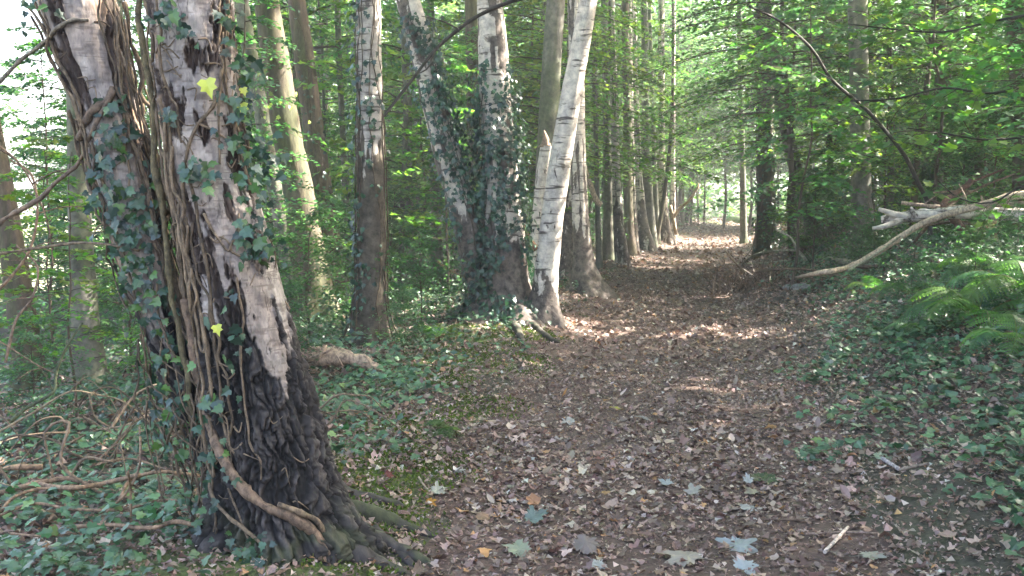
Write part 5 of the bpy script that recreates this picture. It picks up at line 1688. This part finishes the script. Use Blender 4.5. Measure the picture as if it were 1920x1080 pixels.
cover('ground_ivy', 13000, (-5, -1.0, 3.8, 9), dL, .050, .12, T_IVY, IVC + [(.03, .09, .03)], (3, 3, 2, .7, 2), M_IVY)
cover('ground_ivy', 18000, (-8, -1.1, 9, 18), dL, .06, .14, T_IVY[:1] + T_Q, IVC, (3, 3, 2, 1), M_IVY)
dH = lambda x, y, u: np.clip(sstep(2.0, 3.2, u + 1.2 * (nzf(x, y, 105, .9) - .5)), 0, 1) * sstep(.3, .5, nzf(x, y, 106, .8))
cover('undergrowth', 34000, (1.5, 12, 9.5, 30), dH, .055, .42, T_Q + T_OVAL[:1], [(.048, .105, .064), (.058, .120, .066), (.075, .15, .055)], (3, 3, 2), M_LEAF, .5)
dHL = lambda x, y, u: np.clip(sstep(-1.9, -3.0, u), 0, 1) * sstep(.3, .5, nzf(x, y, 107, .8))
cover('undergrowth', 34000, (-14, -1.8, 10.5, 32), dHL, .055, .50, T_Q + T_OVAL[:1], [(.035, .085, .050), (.05, .11, .045), (.07, .14, .035)], (3, 3, 2), M_LEAF, .5)
cover('undergrowth', 16000, (-16, 16, 30, 62), lambda x, y, u: (np.abs(u) > 1.7) * 1.0, .12, .8, T_Q, [(.04, .09, .045), (.06, .12, .04)], (1, 1), M_LEAF, .5)

# moss cushions on the left verge
n = 52000
y = rng.uniform(4.2, 13.5, n); u = rng.uniform(-2.3, -.7, n); x = xc(y) + u
mk = sstep(.50, .58, fbm(x * 1.3, y * 1.3, 0, 31, 3)) * sstep(-2.3, -1.7, u) * (1 - sstep(-1.2, -.85, u))
k = rng.random(n) < mk
x, y = x[k], y[k]; n = len(x)
P = np.stack([x, y, gz(x, y) + .002 + .012 * rng.random(n)], 1)
ac = Acc()
scatter(ac, [quadleaf(.3, .1, .1)], P, basis(rng.normal(0, 1, (n, 3)) + [0, -.6, .4], np.array([0, 0, 1.]) + rng.normal(0, .45, (n, 3))), rng.uniform(.012, .028, n), pick([(.085, .12, .02), (.06, .095, .02), (.12, .14, .03)], (2, 2, 1), n, .25))
obj('moss', ac.mesh('moss', M_MOSS, False), kind='stuff')

# large single leaves lying on the path
def big_leaf(seed):
    g = np.random.default_rng(seed)
    a = np.linspace(0, 2 * math.pi, 61)[:-1] - math.pi / 2
    lobes = [(math.pi / 2, .66, .30), (math.pi / 2 - .95, .56, .26), (math.pi / 2 + .95, .56, .26), (math.pi / 2 - 1.95, .38, .26), (math.pi / 2 + 1.95, .38, .26)]
    r = np.full(60, .34)
    for la, lr, lw in lobes:
        d = np.abs((a - la - g.normal(0, .06) + math.pi) % (2 * math.pi) - math.pi)
        r = np.maximum(r, lr * g.uniform(.55, 1.0) * np.clip(1 - (d / (lw * 2.0)) ** 1.6, 0, 1) + .10)
    r = r * (1 + .10 * np.where(np.arange(60) % 3 == 0, 1, -.5)) * (1 + .1 * g.normal(0, 1, 60))
    V = [np.zeros((1, 3))]
    for f in (.3, .6, .85, 1.0):
        V.append(np.stack([np.cos(a) * r * f, np.sin(a) * r * f, 0 * a], 1))
    V = np.vstack(V)
    V[:, 1] += .35
    cx_, cy_, tw_ = g.uniform(-.5, .6), g.uniform(-.5, .5), g.uniform(-.5, .5)
    rr_ = np.hypot(V[:, 0], V[:, 1] - .35); an = np.arctan2(V[:, 1] - .35, V[:, 0])
    vein = -.05 * np.cos(an * 6.6 + 1.57) * rr_
    V[:, 2] = cx_ * V[:, 0] ** 2 + cy_ * (V[:, 1] - .35) ** 2 + tw_ * V[:, 0] * V[:, 1] + vein + .12 * (fbm(V[:, 0] * 4 + seed, V[:, 1] * 4, 0, seed, 2) - .5)
    F = [np.array([[0, 1 + i, 1 + (i + 1) % 60] for i in range(60)])]
    for q in range(3):
        b = 1 + q * 60
        i = np.arange(60); i2 = (i + 1) % 60
        F.append(np.stack([b + i, b + 60 + i, b + 60 + i2, b + i2], 1))
    # stalk
    VV, FF = tube([[0, .2, 0], [.02, 0, .02], [.06, -.35, .05]], [.012, .01, .008], 4, .1)
    F = F + [f + len(V) for f in FF]
    return np.vstack([V, VV]), F
BIG = [((1250, 922), .11, (.52, .56, .55), 'pale grey-blue upturned leaf'), ((1302, 940), .12, (.50, .47, .42), 'pale buff curled leaf right of the grey-blue one'), ((1076, 796), .14, (.60, .58, .54), 'whitish leaf on the left half of the path'),
       ((1162, 776), .12, (.55, .52, .05), 'bright yellow leaf alone in the middle of the path'), ((1213, 793), .15, (.42, .38, .38), 'wide greyish leaf right of the yellow leaf'), ((1597, 806), .18, (.50, .60, .36), 'pale green fresh leaf on the ivy bank'),
       ((1640, 868), .17, (.50, .60, .42), 'pale green folded leaf beside the grey stick'), ((1447, 902), .21, (.07, .12, .04), 'big dark green leaf lying on the path'), ((1405, 918), .09, (.66, .68, .66), 'small white leaf below the dark green leaf'),
       ((1420, 938), .10, (.48, .42, .30), 'buff forked leaf near the small white leaf'), ((1412, 962), .13, (.52, .52, .50), 'light grey leaf below the buff forked leaf'), ((1368, 1034), .17, (.50, .54, .50), 'silvery green leaf in the cluster at the front'),
       ((1402, 1036), .15, (.54, .60, .60), 'bluish silver leaf at the right of the front cluster'), ((1312, 1064), .22, (.50, .43, .34), 'large buff leaf at the very front'), ((1385, 1068), .18, (.58, .62, .62), 'white-backed leaf at the front right of the cluster'),
       ((1088, 1048), .18, (.30, .24, .22), 'large dull brown leaf at the front'), ((1112, 1066), .11, (.58, .60, .58), 'little white leaf under the dull brown one'), ((1612, 1058), .18, (.46, .44, .36), 'grey-buff maple leaf by the ivy at the front'),
       ((985, 990), .15, (.22, .30, .27), 'blue-green leaf folded like a tent'), ((975, 1056), .16, (.42, .46, .32), 'narrow pale leaf near the roots'), ((910, 988), .12, (.42, .26, .16), 'orange-brown leaf near the birch roots'),
       ((800, 949), .07, (.60, .28, .03), 'small orange leaf beside the mossy root'), ((722, 906), .07, (.20, .03, .02), 'dark red leaf on the moss'), ((812, 936), .12, (.50, .52, .44), 'pale leaf next to the small orange leaf'),
       ((865, 888), .10, (.56, .54, .46), 'cream leaf on the verge above the pale leaf'), ((1660, 690), .10, (.30, .40, .22), 'small green leaf at the edge of the bank'), ((1490, 708), .17, (.13, .26, .08), 'fresh green leaf pair at the right path edge'),
       ((1555, 698), .15, (.60, .58, .54), 'whitish leaf high on the right path edge'), ((1625, 715), .13, (.62, .62, .60), 'white three-pointed leaf on the bank'), ((1455, 808), .10, (.50, .24, .08), 'orange leaf at the foot of the bank'),
       ((1130, 880), .09, (.16, .08, .05), 'dark curled leaf left of the path middle'), ((1240, 988), .12, (.38, .27, .21), 'tan leaf below the grey-blue one'), ((1575, 898), .09, (.48, .36, .26), 'tan leaf by the sticks')]
for k, ((px, py), s, cc, lab) in enumerate(BIG):
    p = hit(px, py)
    V, F = big_leaf(k)
    me = mesh('fallen_leaf', V, F, np.array(cc) * (.62 + .5 * fbm(V[:, 0] * 5 + k, V[:, 1] * 5, 0, k, 3))[:, None] * .52, M_LIT, True)
    o = thing('fallen_leaf', lab, 'leaf', p + [0, 0, .035], me=me)
    B = basis(np.array([[rng.normal(0, .2), rng.normal(-.25, .15), 1]]), rand_dir(1))[0]
    o.rotation_euler = Matrix(B.tolist()).to_euler()
    o.scale = (s * .82,) * 3
# sticks on the path
for k, (pp, w, cc, lab) in enumerate([([(1546, 1048), (1570, 1022), (1590, 1000)], 8, (.55, .47, .42), 'short pale pink stick lying at the front of the path'),
        ([(1420, 985), (1475, 986), (1530, 983)], 4, (.13, .09, .07), 'thin dark stick lying level above the pale stick'), ([(1510, 1013), (1580, 1010), (1645, 1012)], 5, (.22, .16, .13), 'brown stick crossing behind the pale stick'),
        ([(1655, 870), (1670, 880), (1685, 890)], 9, (.36, .33, .34), 'short grey stick by the green folded leaf'), ([(1685, 892), (1715, 885), (1742, 880)], 6, (.20, .16, .13), 'brown twig right of the short grey stick'),
        ([(1885, 1000), (1900, 985), (1920, 972)], 10, (.42, .34, .30), 'pale chip of wood at the right edge'), ([(1590, 665), (1615, 650), (1635, 628)], 5, (.15, .10, .08), 'dark stick on the bank below the ferns'),
        ([(785, 905), (798, 925), (812, 935)], 4, (.30, .25, .20), 'thin twig beside the mossy root'), ([(1545, 640), (1590, 636), (1632, 625)], 5, (.20, .14, .10), 'brown stick lying above the dark one on the bank')]):
    Q = []
    for i_, q in enumerate(pp):
        h = hit(*q); h[2] += .03; Q.append(h)
    Q = np.array(Q)
    V, F = tube(Q, np.array([w, w, w * .8]) / 2 / FPX * Q[0][1], 7, .02, .25, k, fr=30)
    o = thing('stick', lab, 'stick', Q[0], me=mesh('stick', V - Q[0], F, np.array(cc), M_WOOD))

# ---------------------------------------------------------------- say which one each of the copied plants is
MARKS = [(120, 'the left edge'), (300, 'the old birch'), (545, 'the sunlit beech stem'), (695, 'the straight brown trunk'), (830, 'the left-leaning birch'), (935, 'the ivy-wrapped birch'),
         (1025, 'the bright white birch'), (1100, 'the black-footed birch'), (1205, 'the scarred row birch'), (1330, 'the far path bend'), (1436, 'the upright ivied trunk'),
         (1515, 'the kinked slim trunk'), (1615, 'the straight tall trunk'), (1758, 'the reddish brown trunk'), (1905, 'the dark edge trunk')]
_o = ['first', 'second', 'third', 'fourth', 'fifth', 'sixth', 'seventh', 'eighth', 'ninth', 'tenth', 'eleventh', 'twelfth', 'thirteenth', 'fourteenth', 'fifteenth', 'sixteenth', 'seventeenth', 'eighteenth', 'nineteenth']
_t = {20: 'twenty', 30: 'thirty', 40: 'forty'}
ORD = _o + [f'{_t[d_]}-{w_}' for d_ in (20, 30, 40) for w_ in _o[:9]]
KIND = {'hazel_sapling': 'small-leaved sapling', 'maple_sapling': 'broad-leaved sapling', 'leafy_shrub': 'low leafy shrub', 'young_tree': 'slim young tree'}
bk = {}
KIND['shade_tree'] = 'tall thick-stemmed tree added for shade'
for o in bpy.data.objects:
    if o.name.startswith('shade_tree') and vis(o.location.x, o.location.y) and o.location.y > 12:
        o['group'] = 'tall trees right at the back'
    if o.get('group') in ('saplings left of the path', 'low shrubs left of the path', 'saplings deep in the wood', 'hazels arching over the path', 'saplings on the right bank', 'low shrubs on the right bank',
                          'young trees deep in the wood', 'young trees left of the path', 'young trees on the right bank', 'tall trees right at the back'):
        px, _, dp = pxy(np.array(o.location) + [0, 0, 1])
        mk_ = min(MARKS, key=lambda m: abs(m[0] - px[0]))[1]
        bk.setdefault((o.name.split('.')[0], mk_, o['group']), []).append((float(dp[0]), o))
GW = {'saplings left of the path': 'left wood', 'low shrubs left of the path': 'left wood floor', 'saplings deep in the wood': 'deep wood', 'hazels arching over the path': 'overhanging the path',
      'saplings on the right bank': 'right bank', 'low shrubs on the right bank': 'right bank', 'young trees deep in the wood': 'deep wood', 'young trees left of the path': 'left wood', 'young trees on the right bank': 'right bank', 'tall trees right at the back': 'far right wood'}
for (nm, mk_, gr), L_ in bk.items():
    L_.sort(key=lambda t_: t_[0])
    for i_, (dp, o) in enumerate(L_):
        o['label'] = f"{KIND[nm]}, {GW[gr]}, " + (ORD[min(i_, len(ORD) - 1)] + ' back ' if len(L_) > 1 else '') + f"by {mk_}"

# ---------------------------------------------------------------- thin woodland haze
x0, x1, y0, y1, z0, z1 = gx.min() - 5, gx.max() + 5, gy.min() - 5, gy.max() + 5, float(GZ.min()) - 1, 21.0
hv = np.array([(x, y, z) for x in (x0, x1) for y in (y0, y1) for z in (z0, z1)])
hf = np.array([(0, 1, 3, 2), (4, 6, 7, 5), (0, 4, 5, 1), (2, 3, 7, 6), (0, 2, 6, 4), (1, 5, 7, 3)])
hm = bpy.data.materials.new('haze')
nt, N = nodes(hm)
pv = N('ShaderNodeVolumePrincipled')
pv.inputs['Color'].default_value = (.92, .96, .94, 1)
pv.inputs['Density'].default_value = 0.0026
pv.inputs['Anisotropy'].default_value = 0.2
nt.links.new(pv.outputs[0], N('ShaderNodeOutputMaterial').inputs['Volume'])
obj('haze', mesh('haze', hv, hf, None, hm, False), kind='stuff')
